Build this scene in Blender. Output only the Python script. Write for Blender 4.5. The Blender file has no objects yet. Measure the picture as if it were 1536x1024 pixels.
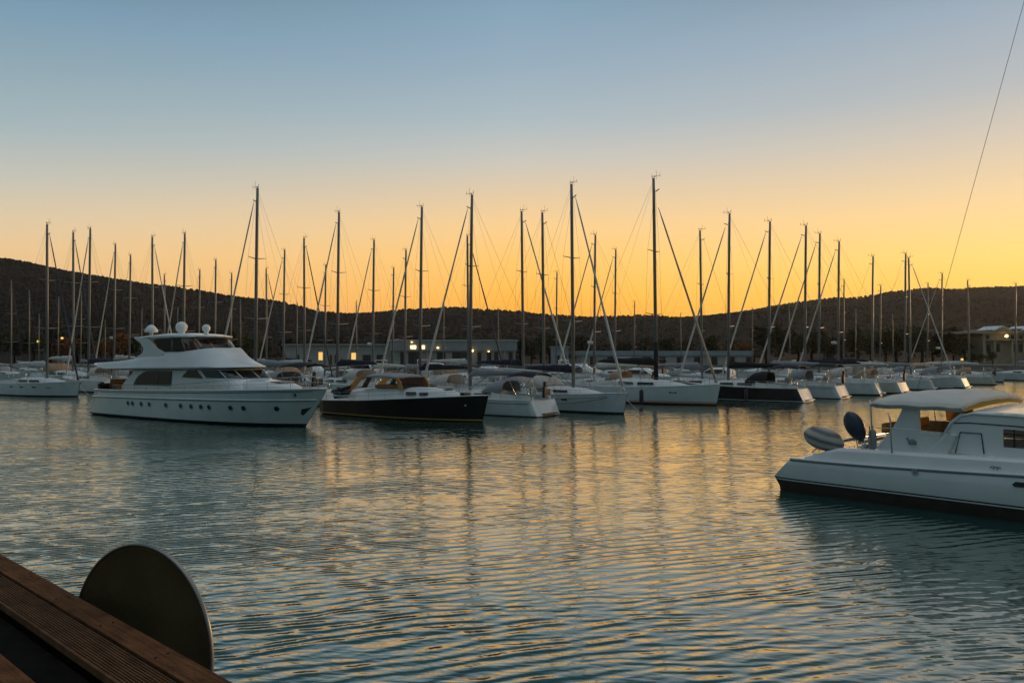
import bpy, math, random
from math import sin, cos, pi, radians as R, sqrt
from mathutils import Vector, Matrix
random.seed(7)
S = bpy.context.scene
COL = S.collection

# ------------------------------------------------------------------ helpers
def lerp(a, b, t): return a + (b - a) * t
def smooth(t):
    t = max(0.0, min(1.0, t)); return t * t * (3 - 2 * t)
def table(tab, x):
    if x <= tab[0][0]: return tab[0][1]
    for (a, va), (b, vb) in zip(tab, tab[1:]):
        if x <= b:
            t = (x - a) / (b - a)
            return va + (vb - va) * t
    return tab[-1][1]
def stable(tab, x):
    if x <= tab[0][0]: return tab[0][1]
    n = len(tab)
    for i in range(n - 1):
        a, va = tab[i]; b, vb = tab[i + 1]
        if x <= b:
            t = (x - a) / (b - a)
            m0 = (vb - tab[i - 1][1]) / (b - tab[i - 1][0]) if i else (vb - va) / (b - a)
            m1 = (tab[i + 2][1] - va) / (tab[i + 2][0] - a) if i + 2 < n else (vb - va) / (b - a)
            h = b - a
            return ((2*t**3 - 3*t*t + 1) * va + (t**3 - 2*t*t + t) * h * m0 + (-2*t**3 + 3*t*t) * vb + (t**3 - t*t) * h * m1)
    return tab[-1][1]

class MB:
    """collects shapes into one mesh"""
    def __init__(s): s.v = []; s.f = []; s.m = []; s.sm = []
    def add(s, vs, fs, mi=0, sm=False):
        o = len(s.v); s.v += [tuple(p) for p in vs]
        for f in fs:
            s.f.append([i + o for i in f]); s.m.append(mi); s.sm.append(sm)
    def box(s, x0, x1, y0, y1, z0, z1, mi=0):
        s.add([(x, y, z) for x in (x0, x1) for y in (y0, y1) for z in (z0, z1)],
              [(0, 1, 3, 2), (4, 6, 7, 5), (0, 4, 5, 1), (2, 3, 7, 6), (0, 2, 6, 4), (1, 5, 7, 3)], mi)
    def rings(s, rs, mi=0, cap=True, sm=True, closed=True):
        n = len(rs[0]); vs = [p for r in rs for p in r]; fs = []
        for i in range(len(rs) - 1):
            for j in range(n if closed else n - 1):
                k = (j + 1) % n
                fs.append((i*n + j, i*n + k, (i+1)*n + k, (i+1)*n + j))
        s.add(vs, fs, mi, sm)
        if cap and closed:
            s.add(rs[0], [tuple(range(n))[::-1]], mi); s.add(rs[-1], [tuple(range(n))], mi)
    def tube(s, pts, r, seg=6, mi=0, sm=True):
        pts = [Vector(p) for p in pts]
        rs = r if isinstance(r, (list, tuple)) else [r] * len(pts)
        out = []
        for i, p in enumerate(pts):
            d = (pts[min(i + 1, len(pts) - 1)] - pts[max(i - 1, 0)]).normalized()
            a = d.cross(Vector((0, 0, 1)) if abs(d.z) < .9 else Vector((1, 0, 0))).normalized()
            b = a.cross(d).normalized()
            out.append([tuple(p + (a * cos(2*pi*k/seg) + b * sin(2*pi*k/seg)) * rs[i]) for k in range(seg)])
        s.rings(out, mi, True, sm)
    def prism(s, poly, y0, y1, mi=0):            # poly in (x, z), extruded along y
        n = len(poly)
        vs = [(x, y0, z) for x, z in poly] + [(x, y1, z) for x, z in poly]
        fs = [tuple(range(n))[::-1], tuple(range(n, 2*n))] + [(i, (i+1) % n, n + (i+1) % n, n + i) for i in range(n)]
        s.add(vs, fs, mi)
    def prismz(s, poly, z0, z1, mi=0):
        n = len(poly)
        vs = [(x, y, z0) for x, y in poly] + [(x, y, z1) for x, y in poly]
        fs = [tuple(range(n))[::-1], tuple(range(n, 2*n))] + [(i, (i+1) % n, n + (i+1) % n, n + i) for i in range(n)]
        s.add(vs, fs, mi)
    def ball(s, c, r, nu=12, nv=8, mi=0, rot=None):
        rx, ry, rz = r if isinstance(r, tuple) else (r, r, r)
        rs = []
        for i in range(nv + 1):
            a = -pi/2 + pi * (i + .001) / (nv + .002)
            ring = []
            for k in range(nu):
                p = Vector((rx*cos(a)*cos(2*pi*k/nu), ry*cos(a)*sin(2*pi*k/nu), rz*sin(a)))
                if rot is not None: p = rot @ p
                ring.append(tuple(p + Vector(c)))
            rs.append(ring)
        s.rings(rs, mi, True, True)
    def disc(s, c, n, r, t, seg=20, mi=0):
        c = Vector(c); n = Vector(n).normalized()
        s.tube([c - n*t/2, c + n*t/2], r, seg, mi, False)
    def build(s, name, mats, parent=None, bevel=0, flip=False):
        me = bpy.data.meshes.new(name)
        me.from_pydata(s.v, [], s.f)
        mats = mats if isinstance(mats, (list, tuple)) else [mats]
        for m in mats: me.materials.append(m)
        me.polygons.foreach_set('material_index', s.m)
        me.polygons.foreach_set('use_smooth', s.sm)
        me.update()
        import bmesh
        bm = bmesh.new(); bm.from_mesh(me)
        bmesh.ops.remove_doubles(bm, verts=bm.verts, dist=1e-5) if len(s.v) < 20000 else None
        bmesh.ops.recalc_face_normals(bm, faces=bm.faces) if len(s.v) < 20000 else None
        bm.to_mesh(me); bm.free()
        o = bpy.data.objects.new(name, me); COL.objects.link(o)
        if parent: o.parent = parent
        if bevel:
            b = o.modifiers.new('bevel', 'BEVEL'); b.width = bevel; b.segments = 2; b.limit_method = 'ANGLE'; b.angle_limit = R(40)
        return o

def tag(o, label=None, cat=None, group=None, kind=None):
    if label: o['label'] = label
    if cat: o['category'] = cat
    if group: o['group'] = group
    if kind: o['kind'] = kind
    return o
def empty(name, loc=(0, 0, 0), rz=0, sc=1):
    o = bpy.data.objects.new(name, None); COL.objects.link(o)
    o.empty_display_size = .3
    o.location = loc; o.rotation_euler = (0, 0, rz); o.scale = (sc,) * 3
    return o
KIDS = {}
def copy_tree(o, parent=None):
    c = o.copy(); COL.objects.link(c)
    if parent: c.parent = parent
    for ch in list(o.children): copy_tree(ch, c)
    return c

# ------------------------------------------------------------------ materials
def mat(name, col, rough=.5, metal=0, noise=0, nscale=6, bump=0, bscale=40, spec=.5, coat=0):
    m = bpy.data.materials.new(name); m.use_nodes = True
    nt = m.node_tree; b = nt.nodes['Principled BSDF']
    b.inputs['Roughness'].default_value = rough; b.inputs['Metallic'].default_value = metal
    b.inputs['Specular IOR Level'].default_value = spec
    b.inputs['Coat Weight'].default_value = coat
    c = (*col, 1)
    b.inputs['Base Color'].default_value = c
    tc = nt.nodes.new('ShaderNodeTexCoord')
    if noise:
        n = nt.nodes.new('ShaderNodeTexNoise'); n.inputs['Scale'].default_value = nscale; n.inputs['Detail'].default_value = 5
        nt.links.new(tc.outputs['Object'], n.inputs['Vector'])
        mr = nt.nodes.new('ShaderNodeMapRange')
        mr.inputs['From Min'].default_value = .3; mr.inputs['From Max'].default_value = .7
        mr.inputs['To Min'].default_value = 1 - noise; mr.inputs['To Max'].default_value = 1 + noise
        nt.links.new(n.outputs['Fac'], mr.inputs['Value'])
        mx = nt.nodes.new('ShaderNodeVectorMath'); mx.operation = 'SCALE'
        mx.inputs[0].default_value = col
        nt.links.new(mr.outputs['Result'], mx.inputs['Scale'])
        nt.links.new(mx.outputs[0], b.inputs['Base Color'])
    if bump:
        n2 = nt.nodes.new('ShaderNodeTexNoise'); n2.inputs['Scale'].default_value = bscale; n2.inputs['Detail'].default_value = 4
        nt.links.new(tc.outputs['Object'], n2.inputs['Vector'])
        bp = nt.nodes.new('ShaderNodeBump'); bp.inputs['Strength'].default_value = bump; bp.inputs['Distance'].default_value = .02
        nt.links.new(n2.outputs['Fac'], bp.inputs['Height'])
        nt.links.new(bp.outputs['Normal'], b.inputs['Normal'])
    return m
def glass_mat(name, tint, clear=.5, rough=.02):
    m = bpy.data.materials.new(name); m.use_nodes = True
    nt = m.node_tree; nt.nodes.clear()
    o = nt.nodes.new('ShaderNodeOutputMaterial'); mx = nt.nodes.new('ShaderNodeMixShader')
    tr = nt.nodes.new('ShaderNodeBsdfTransparent'); tr.inputs[0].default_value = (*[c*clear for c in tint], 1)
    g = nt.nodes.new('ShaderNodeBsdfGlossy'); g.inputs['Roughness'].default_value = rough
    fr = nt.nodes.new('ShaderNodeFresnel'); fr.inputs['IOR'].default_value = 1.5
    nt.links.new(fr.outputs[0], mx.inputs[0]); nt.links.new(tr.outputs[0], mx.inputs[1]); nt.links.new(g.outputs[0], mx.inputs[2])
    nt.links.new(mx.outputs[0], o.inputs[0])
    return m
def canvas_mat(name, col, trans=.5, rough=.8):
    m = bpy.data.materials.new(name); m.use_nodes = True
    nt = m.node_tree; nt.nodes.clear()
    o = nt.nodes.new('ShaderNodeOutputMaterial'); mx = nt.nodes.new('ShaderNodeMixShader')
    d = nt.nodes.new('ShaderNodeBsdfDiffuse'); t = nt.nodes.new('ShaderNodeBsdfTranslucent')
    tc = nt.nodes.new('ShaderNodeTexCoord'); n = nt.nodes.new('ShaderNodeTexNoise'); n.inputs['Scale'].default_value = 3
    nt.links.new(tc.outputs['Object'], n.inputs['Vector'])
    mc = nt.nodes.new('ShaderNodeMixRGB'); mc.inputs[1].default_value = (*[c*.82 for c in col], 1); mc.inputs[2].default_value = (*col, 1)
    nt.links.new(n.outputs['Fac'], mc.inputs[0])
    nt.links.new(mc.outputs[0], d.inputs[0]); nt.links.new(mc.outputs[0], t.inputs[0])
    mx.inputs[0].default_value = trans
    nt.links.new(d.outputs[0], mx.inputs[1]); nt.links.new(t.outputs[0], mx.inputs[2]); nt.links.new(mx.outputs[0], o.inputs[0])
    bp = nt.nodes.new('ShaderNodeBump'); bp.inputs['Strength'].default_value = .3; bp.inputs['Distance'].default_value = .03
    n2 = nt.nodes.new('ShaderNodeTexNoise'); n2.inputs['Scale'].default_value = 5; n2.inputs['Detail'].default_value = 3
    nt.links.new(tc.outputs['Object'], n2.inputs['Vector']); nt.links.new(n2.outputs['Fac'], bp.inputs['Height']); nt.links.new(bp.outputs[0], d.inputs['Normal'])
    return m
def lamp_mat(name, col, st):
    m = bpy.data.materials.new(name); m.use_nodes = True
    b = m.node_tree.nodes['Principled BSDF']
    b.inputs['Base Color'].default_value = (.8, .7, .5, 1)
    b.inputs['Emission Color'].default_value = (*col, 1); b.inputs['Emission Strength'].default_value = st
    return m

WHITE = mat('white_gelcoat', (.78, .79, .79), .25, noise=.05, nscale=1.2, coat=.3)
WHITE2 = mat('weathered_white_gelcoat', (.70, .71, .71), .35, noise=.09, nscale=1.5, bump=.05, bscale=8)
CREAM = mat('cream_gelcoat', (.62, .58, .5), .35, noise=.08, nscale=1.5)
DECKW = mat('deck_white', (.72, .72, .7), .6, noise=.07, nscale=3)
BLACKH = mat('black_hull_paint', (.008, .0085, .011), .3, coat=.08, spec=.25, noise=.2, nscale=2)
NAVYH = mat('navy_hull_paint', (.010, .012, .019), .25, coat=.15, spec=.3)
ANTIF = mat('dark_antifouling', (.03, .018, .016), .7, noise=.25, nscale=4)
ANTIB = mat('blue_antifouling', (.012, .022, .04), .6, noise=.2, nscale=4)
STRIPEB = mat('black_stripe', (.015, .015, .02), .3)
GOLD = mat('gold_stripe', (.65, .42, .12), .35)
PINKS = mat('pale_red_stripe', (.6, .36, .3), .4)
WSTR = mat('white_stripe', (.8, .8, .8), .4)
ALU = mat('mast_aluminium', (.21, .205, .20), .45, .3, noise=.06, nscale=2)
ALUD = mat('dark_mast_aluminium', (.10, .10, .11), .45, .5, noise=.08, nscale=2)
STEEL = mat('stainless_steel', (.45, .46, .48), .22, .9)
WIRE = mat('rigging_wire', (.12, .12, .12), .45, .5)
NAVYC = mat('navy_canvas', (.012, .016, .032), .85, noise=.2, nscale=5, bump=.3, bscale=6)
BLACKC = mat('black_canvas', (.012, .012, .015), .85, noise=.25, nscale=5, bump=.3, bscale=6)
PINKC = canvas_mat('lit_tan_canvas', (.62, .44, .30), .3)  # tan canvas with the orange-pink evening light put into its colour
GREYC = mat('grey_canvas', (.3, .31, .33), .85, noise=.1, nscale=4, bump=.3, bscale=6)
WSAIL = mat('furled_white_sailcloth', (.62, .61, .58), .8, noise=.12, nscale=3, bump=.2, bscale=8)
TSAIL = mat('furled_tan_sailcloth', (.5, .38, .28), .8, noise=.12, nscale=3)
BSAIL = mat('furled_blue_sailcloth', (.05, .06, .09), .8, noise=.12, nscale=3)
TANC = canvas_mat('glow_tan_canvas', (.72, .42, .16), .4)  # tan boosted to orange, so the sunlit glow sits in the colour
YELC = canvas_mat('glow_yellow_canvas', (.75, .5, .16), .5)  # yellow of the glow shining through the cloth, set as its colour
ROOFC = canvas_mat('cream_roof_canvas', (.88, .82, .76), .12)
WHTC = canvas_mat('white_canvas', (.78, .74, .7), .25)
TEAK = mat('teak_wood', (.28, .14, .06), .55, noise=.25, nscale=8)
DARKG = mat('dark_window', (.012, .014, .016), .05, spec=.6)
GLASS = glass_mat('clear_glass', (.95, .95, .95), .8)
SMOKE = glass_mat('smoked_glass', (.85, .7, .52), .55)
BLACKR = mat('black_rubber', (.015, .015, .016), .6)
FENDR = mat('navy_fender', (.02, .025, .04), .5, noise=.2)

# ------------------------------------------------------------------ world
SUN_AZ, SUN_EL = 52, 4.2          # degrees clockwise from +Y
def srgb(c): return tuple((v/255/12.92 if v/255 <= .04045 else ((v/255 + .055)/1.055)**2.4) for v in c)
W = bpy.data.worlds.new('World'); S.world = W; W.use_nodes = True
nt = W.node_tree; nt.nodes.clear()
def N(t): return nt.nodes.new(t)
def L(a, b): nt.links.new(a, b)
tcw = N('ShaderNodeTexCoord'); sep = N('ShaderNodeSeparateXYZ'); L(tcw.outputs['Generated'], sep.inputs[0])
def mth(op, a, b=None):
    n = N('ShaderNodeMath'); n.operation = op
    for i, v in enumerate((a, b)):
        if v is None: continue
        if isinstance(v, (int, float)): n.inputs[i].default_value = v
        else: L(v, n.inputs[i])
    return n.outputs[0]
hor = mth('SQRT', mth('ADD', mth('MULTIPLY', sep.outputs['X'], sep.outputs['X']), mth('MULTIPLY', sep.outputs['Y'], sep.outputs['Y'])))
elev = mth('ARCTAN2', sep.outputs['Z'], hor)                     # radians
azs = mth('DIVIDE', sep.outputs['X'], mth('MAXIMUM', hor, .001))
azc = mth('DIVIDE', sep.outputs['Y'], mth('MAXIMUM', hor, .001))
ramp_in = mth('DIVIDE', elev, R(90))
def ramp(stops):
    r = N('ShaderNodeValToRGB'); r.color_ramp.interpolation = 'EASE' if False else 'LINEAR'
    els = r.color_ramp.elements
    while len(els) < len(stops): els.new(.5)
    for e, (d, c) in zip(els, stops):
        e.position = max(0, min(1, d / 90)); e.color = (*srgb(c), 1)
    L(ramp_in, r.inputs[0]); return r.outputs[0]
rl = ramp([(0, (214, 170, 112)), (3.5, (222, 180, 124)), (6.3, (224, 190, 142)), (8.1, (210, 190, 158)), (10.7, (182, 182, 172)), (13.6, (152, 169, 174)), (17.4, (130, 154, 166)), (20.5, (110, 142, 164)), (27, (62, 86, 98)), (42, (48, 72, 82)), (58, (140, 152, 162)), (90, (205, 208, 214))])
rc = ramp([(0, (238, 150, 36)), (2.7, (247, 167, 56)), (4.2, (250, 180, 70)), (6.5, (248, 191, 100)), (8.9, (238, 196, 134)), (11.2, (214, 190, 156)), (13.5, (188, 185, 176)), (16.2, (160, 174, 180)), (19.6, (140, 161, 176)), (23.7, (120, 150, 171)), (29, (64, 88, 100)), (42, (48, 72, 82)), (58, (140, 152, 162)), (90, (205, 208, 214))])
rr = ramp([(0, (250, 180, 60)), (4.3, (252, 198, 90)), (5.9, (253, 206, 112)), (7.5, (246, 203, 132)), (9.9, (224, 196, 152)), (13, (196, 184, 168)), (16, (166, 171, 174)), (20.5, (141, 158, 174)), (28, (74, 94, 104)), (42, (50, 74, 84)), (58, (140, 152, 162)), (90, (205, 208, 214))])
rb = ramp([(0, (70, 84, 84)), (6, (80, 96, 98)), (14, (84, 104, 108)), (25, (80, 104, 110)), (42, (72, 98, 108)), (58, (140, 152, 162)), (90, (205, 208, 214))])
def mix(f, a, b):
    m = N('ShaderNodeMixRGB'); L(f, m.inputs[0]); L(a, m.inputs[1]); L(b, m.inputs[2]); return m.outputs[0]
def mapr(v, a, b, typ='SMOOTHSTEP'):
    m = N('ShaderNodeMapRange'); m.interpolation_type = typ; L(v, m.inputs[0]); m.inputs[1].default_value = a; m.inputs[2].default_value = b; return m.outputs[0]
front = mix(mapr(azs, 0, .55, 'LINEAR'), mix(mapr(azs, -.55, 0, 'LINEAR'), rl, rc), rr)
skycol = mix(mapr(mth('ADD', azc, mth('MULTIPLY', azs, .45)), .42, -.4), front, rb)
sky = N('ShaderNodeTexSky'); sky.sky_type = 'NISHITA'; sky.sun_disc = False
sky.sun_elevation = R(SUN_EL); sky.sun_rotation = R(SUN_AZ); sky.dust_density = 2
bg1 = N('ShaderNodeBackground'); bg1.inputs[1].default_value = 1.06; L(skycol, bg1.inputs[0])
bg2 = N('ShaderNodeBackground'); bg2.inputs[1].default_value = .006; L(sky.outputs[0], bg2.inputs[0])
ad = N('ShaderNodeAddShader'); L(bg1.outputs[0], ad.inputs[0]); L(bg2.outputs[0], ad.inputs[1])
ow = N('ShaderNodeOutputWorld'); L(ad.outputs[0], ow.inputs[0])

sd = bpy.data.lights.new('low_sun', 'SUN'); sd.energy = 1.2; sd.angle = R(3); sd.color = (1, .62, .3)
so = bpy.data.objects.new('low_sun', sd); COL.objects.link(so)
dirv = Vector((sin(R(SUN_AZ)) * cos(R(SUN_EL)), cos(R(SUN_AZ)) * cos(R(SUN_EL)), sin(R(SUN_EL))))
so.rotation_euler = dirv.to_track_quat('Z', 'Y').to_euler(); so.location = (60, 40, 40)

# ------------------------------------------------------------------ camera
F, H = 1200.0, 4.2
cd = bpy.data.cameras.new('camera'); cd.sensor_width = 36; cd.lens = 36 * F / 1536; cd.clip_end = 6000; cd.clip_start = .05
cam = bpy.data.objects.new('camera', cd); COL.objects.link(cam)
cam.location = (0, 0, H); cam.rotation_euler = (R(90) + math.atan(15 / F), 0, 0)
S.camera = cam
def px(x, Y): return (x - 768) / F * Y           # lateral metres of a photo column at distance Y
def pz(y, Y): return H + (527 - y) / F * Y       # height in metres of a photo row at distance Y

# ------------------------------------------------------------------ water
def water_material():
    m = bpy.data.materials.new('rippled_water'); m.use_nodes = True
    n = m.node_tree; nd = n.nodes; lk = n.links; nd.clear()
    out = nd.new('ShaderNodeOutputMaterial'); mixs = nd.new('ShaderNodeMixShader')
    body = nd.new('ShaderNodeBsdfDiffuse'); body.inputs['Color'].default_value = (.008, .075, .076, 1)
    gl = nd.new('ShaderNodeBsdfGlossy'); gl.inputs['Roughness'].default_value = .09; gl.inputs['Color'].default_value = (1.0, .93, .80, 1)  # warm tint paints extra gold glow into the mirrored sky
    lw = nd.new('ShaderNodeLayerWeight'); lw.inputs['Blend'].default_value = .5
    pw = nd.new('ShaderNodeMath'); pw.operation = 'POWER'; pw.inputs[1].default_value = 2.35; lk.new(lw.outputs['Facing'], pw.inputs[0])
    fr = nd.new('ShaderNodeMapRange'); fr.inputs[3].default_value = .02; fr.inputs[4].default_value = 1.0; lk.new(pw.outputs[0], fr.inputs[0])
    lk.new(fr.outputs[0], mixs.inputs[0]); lk.new(body.outputs[0], mixs.inputs[1]); lk.new(gl.outputs[0], mixs.inputs[2]); lk.new(mixs.outputs[0], out.inputs[0])
    tc = nd.new('ShaderNodeTexCoord')
    def noise(ang, lng, lam, det, rough=.5, dist=0):
        """crests run along ang (degrees from +X), lng times longer than the wavelength lam (metres)"""
        mp = nd.new('ShaderNodeMapping'); mp.vector_type = 'TEXTURE'
        mp.inputs['Rotation'].default_value = (0, 0, R(ang)); mp.inputs['Scale'].default_value = (lng * lam, lam, 1)
        lk.new(tc.outputs['Object'], mp.inputs[0])
        t = nd.new('ShaderNodeTexNoise'); t.noise_dimensions = '2D'; t.inputs['Scale'].default_value = 1; t.inputs['Detail'].default_value = det; t.inputs['Roughness'].default_value = rough
        t.inputs['Distortion'].default_value = dist
        lk.new(mp.outputs[0], t.inputs['Vector']); return t.outputs['Fac']
    def mul(a, k):
        q = nd.new('ShaderNodeMath'); q.operation = 'MULTIPLY'; lk.new(a, q.inputs[0])
        if isinstance(k, (int, float)): q.inputs[1].default_value = k
        else: lk.new(k, q.inputs[1])
        return q.outputs[0]
    def addn(a, c):
        q = nd.new('ShaderNodeMath'); q.operation = 'ADD'; lk.new(a, q.inputs[0]); lk.new(c, q.inputs[1]); return q.outputs[0]
    def train(ang, lam, dist, ds):
        """a regular train of ripples whose crests run along ang"""
        mp = nd.new('ShaderNodeMapping'); mp.vector_type = 'TEXTURE'
        mp.inputs['Rotation'].default_value = (0, 0, R(ang)); mp.inputs['Scale'].default_value = (2.4 * lam, lam, 1)
        lk.new(tc.outputs['Object'], mp.inputs[0])
        t = nd.new('ShaderNodeTexWave'); t.wave_type = 'BANDS'; t.bands_direction = 'Y'; t.wave_profile = 'SIN'
        t.inputs['Scale'].default_value = .314; t.inputs['Distortion'].default_value = dist; t.inputs['Detail'].default_value = 1.0; t.inputs['Detail Scale'].default_value = ds
        lk.new(mp.outputs[0], t.inputs['Vector']); return t.outputs['Fac']
    def ranged(a, lo, hi):
        q = nd.new('ShaderNodeMapRange'); lk.new(a, q.inputs[0]); q.inputs[1].default_value = .36; q.inputs[2].default_value = .64; q.inputs[3].default_value = lo; q.inputs[4].default_value = hi; return q.outputs[0]
    h = mul(mul(train(21, .33, 5.5, 1.1), ranged(noise(30, 1.6, 3.1, 1), .5, 1.35)), .0120)
    h = addn(h, mul(mul(train(3, .27, 6.5, 1.3), ranged(noise(-20, 1.6, 2.3, 1), 0, 1.2)), .0052))
    h = addn(h, mul(noise(30, 3.0, .34, 1, .4, .1), .022))
    h = addn(h, mul(noise(2, 2.6, .19, 1, .45, .1), .011))
    h = addn(h, mul(noise(-14, 2.2, .10, 1, .5), .0036))
    h = addn(h, mul(noise(14, 2.5, 2.4, 1), .035))
    h = mul(h, ranged(noise(10, 2, 19, 2), .6, 1.2))
    # the basin is calmer between the boats than in front of the terrace
    sx = nd.new('ShaderNodeSeparateXYZ'); lk.new(tc.outputs['Object'], sx.inputs[0])
    calm = nd.new('ShaderNodeMapRange'); calm.interpolation_type = 'SMOOTHSTEP'; lk.new(sx.outputs['Y'], calm.inputs[0]); calm.inputs[1].default_value = 8; calm.inputs[2].default_value = 34; calm.inputs[3].default_value = 1.0; calm.inputs[4].default_value = .8
    h = mul(h, calm.outputs[0])
    bp = nd.new('ShaderNodeBump'); bp.inputs['Strength'].default_value = 1; bp.inputs['Distance'].default_value = 1
    lk.new(h, bp.inputs['Height'])
    for t in (gl, lw): lk.new(bp.outputs[0], t.inputs['Normal'])
    return m
w = MB(); w.add([(-700, -60, 0), (700, -60, 0), (700, 320, 0), (-700, 320, 0)], [(0, 1, 2, 3)])
wo = w.build('water', water_material()); tag(wo, kind='structure')

# ------------------------------------------------------------------ hulls
class Hull:
    """a boat hull: x forward, y to port, z up, waterline at z = 0"""
    def __init__(s, xs, xb, beam, sheer, plan, stern_rake=0, bow_rake=0, flare=.25, depth=-.35, turn=2.2):
        s.xs, s.xb, s.B, s.sheer, s.plan = xs, xb, beam, sheer, plan
        s.sr, s.br, s.fl, s.zb, s.turn = stern_rake, bow_rake, flare, depth, turn
    def top(s, t): return stable(s.sheer, t)
    def pt(s, t, z):
        zt = s.top(t); q = max(0, min(1, (z - s.zb) / (zt - s.zb)))
        x = lerp(s.xs + s.sr * z, s.xb + s.br * z, t)
        hb = s.B / 2 * max(0, stable(s.plan, t))
        f = s.fl * (.35 + .65 * smooth((t - .45) / .5))
        k = 1 - f * (1 - q) ** 1.6
        under = 1 - max(0, -z / -s.zb) ** s.turn * .55 if z < 0 else 1
        return x, hb * k * under
    def side(s, t, z, off=0, sg=-1):
        x, y = s.pt(t, z); return (x, sg * (y + off), z)
    def mesh(s, mb, bands, nt=28):
        """bands: list of (z_from, material index); the last reaches the sheer"""
        ts = [1 - (1 - i / nt) ** 1.25 for i in range(nt + 1)]
        for bi, (z0, mi) in enumerate(bands):
            last = bi == len(bands) - 1
            n = 6 if last else 1
            for sg in (-1, 1):
                rows = []
                for t in ts:
                    z1 = s.top(t) if last else bands[bi + 1][0]
                    rows.append([s.side(t, lerp(z0, z1, k / n), 0, sg) for k in range(n + 1)])
                mb.rings(rows, mi, False, True, False)
            z1 = s.top(0) if last else bands[bi + 1][0]
            ys = [-1, -.5, 0, .5, 1]
            rows = []
            for k in range(n + 1):
                z = lerp(z0, z1, k / n); x, y = s.pt(0, z)
                rows.append([(x - .10 * (1 - a*a) * (s.B/4), a * y, z) for a in ys])
            mb.rings(rows, mi, False, False, False)
        x0, y0 = s.pt(0, s.zb)
        bot = []
        for t in ts:
            x, y = s.pt(t, s.zb); bot.append([(x, -y, s.zb), (x, y, s.zb)])
        mb.rings(bot, bands[0][1], False, False, False)
    def deck(s, mb, drop=.04, inset=.03, mi=0, nt=28, crown=.05, t0=0, t1=1):
        rows = []
        for i in range(nt + 1):
            t = lerp(t0, t1, 1 - (1 - i / nt) ** 1.25)
            z = s.top(t) - drop; x, y = s.pt(t, z); y = max(.005, y - inset)
            rows.append([(x, a * y, z + crown * (1 - a*a)) for a in (-1, -.6, -.2, .2, .6, 1)])
        mb.rings(rows, mi, False, True, False)
    def line(s, mb, z0, r, t0=0, t1=.995, mi=0, dz=0, off=0, seg=6, n=30, both=True):
        """a rail or moulding following the side; z0 None = the sheer"""
        for sg in ((-1, 1) if both else (-1,)):
            pts = []
            for i in range(n + 1):
                t = lerp(t0, t1, 1 - (1 - i / n) ** 1.25)
                z = (s.top(t) if z0 is None else (z0(t) if callable(z0) else z0)) + dz
                pts.append(s.side(t, min(z, s.top(t)) if dz <= 0 else s.top(t), off, sg)[:2] + (z,))
            mb.tube(pts, r, seg, mi)

def loft_u(mb, stations, mi=0, n=9, e=3.2):
    """superellipse-topped body along x from (x, half width, z bottom, z top)"""
    rs = []
    for x, hw, zb, zt in stations:
        ring = [(x, -hw, zb)]
        for k in range(n + 1):
            a = pi * k / n
            c, sn = cos(a), sin(a)
            yy = -hw * (abs(c) ** (2/e)) * (1 if c > 0 else -1) * (.93 if 0 < k < n else 1)
            ring.append((x, yy, lerp(zb, zt, .08 + .92 * abs(sn) ** (2/e))))
        ring.append((x, hw, zb))
        rs.append(ring)
    mb.rings(rs, mi, True, True)

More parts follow.
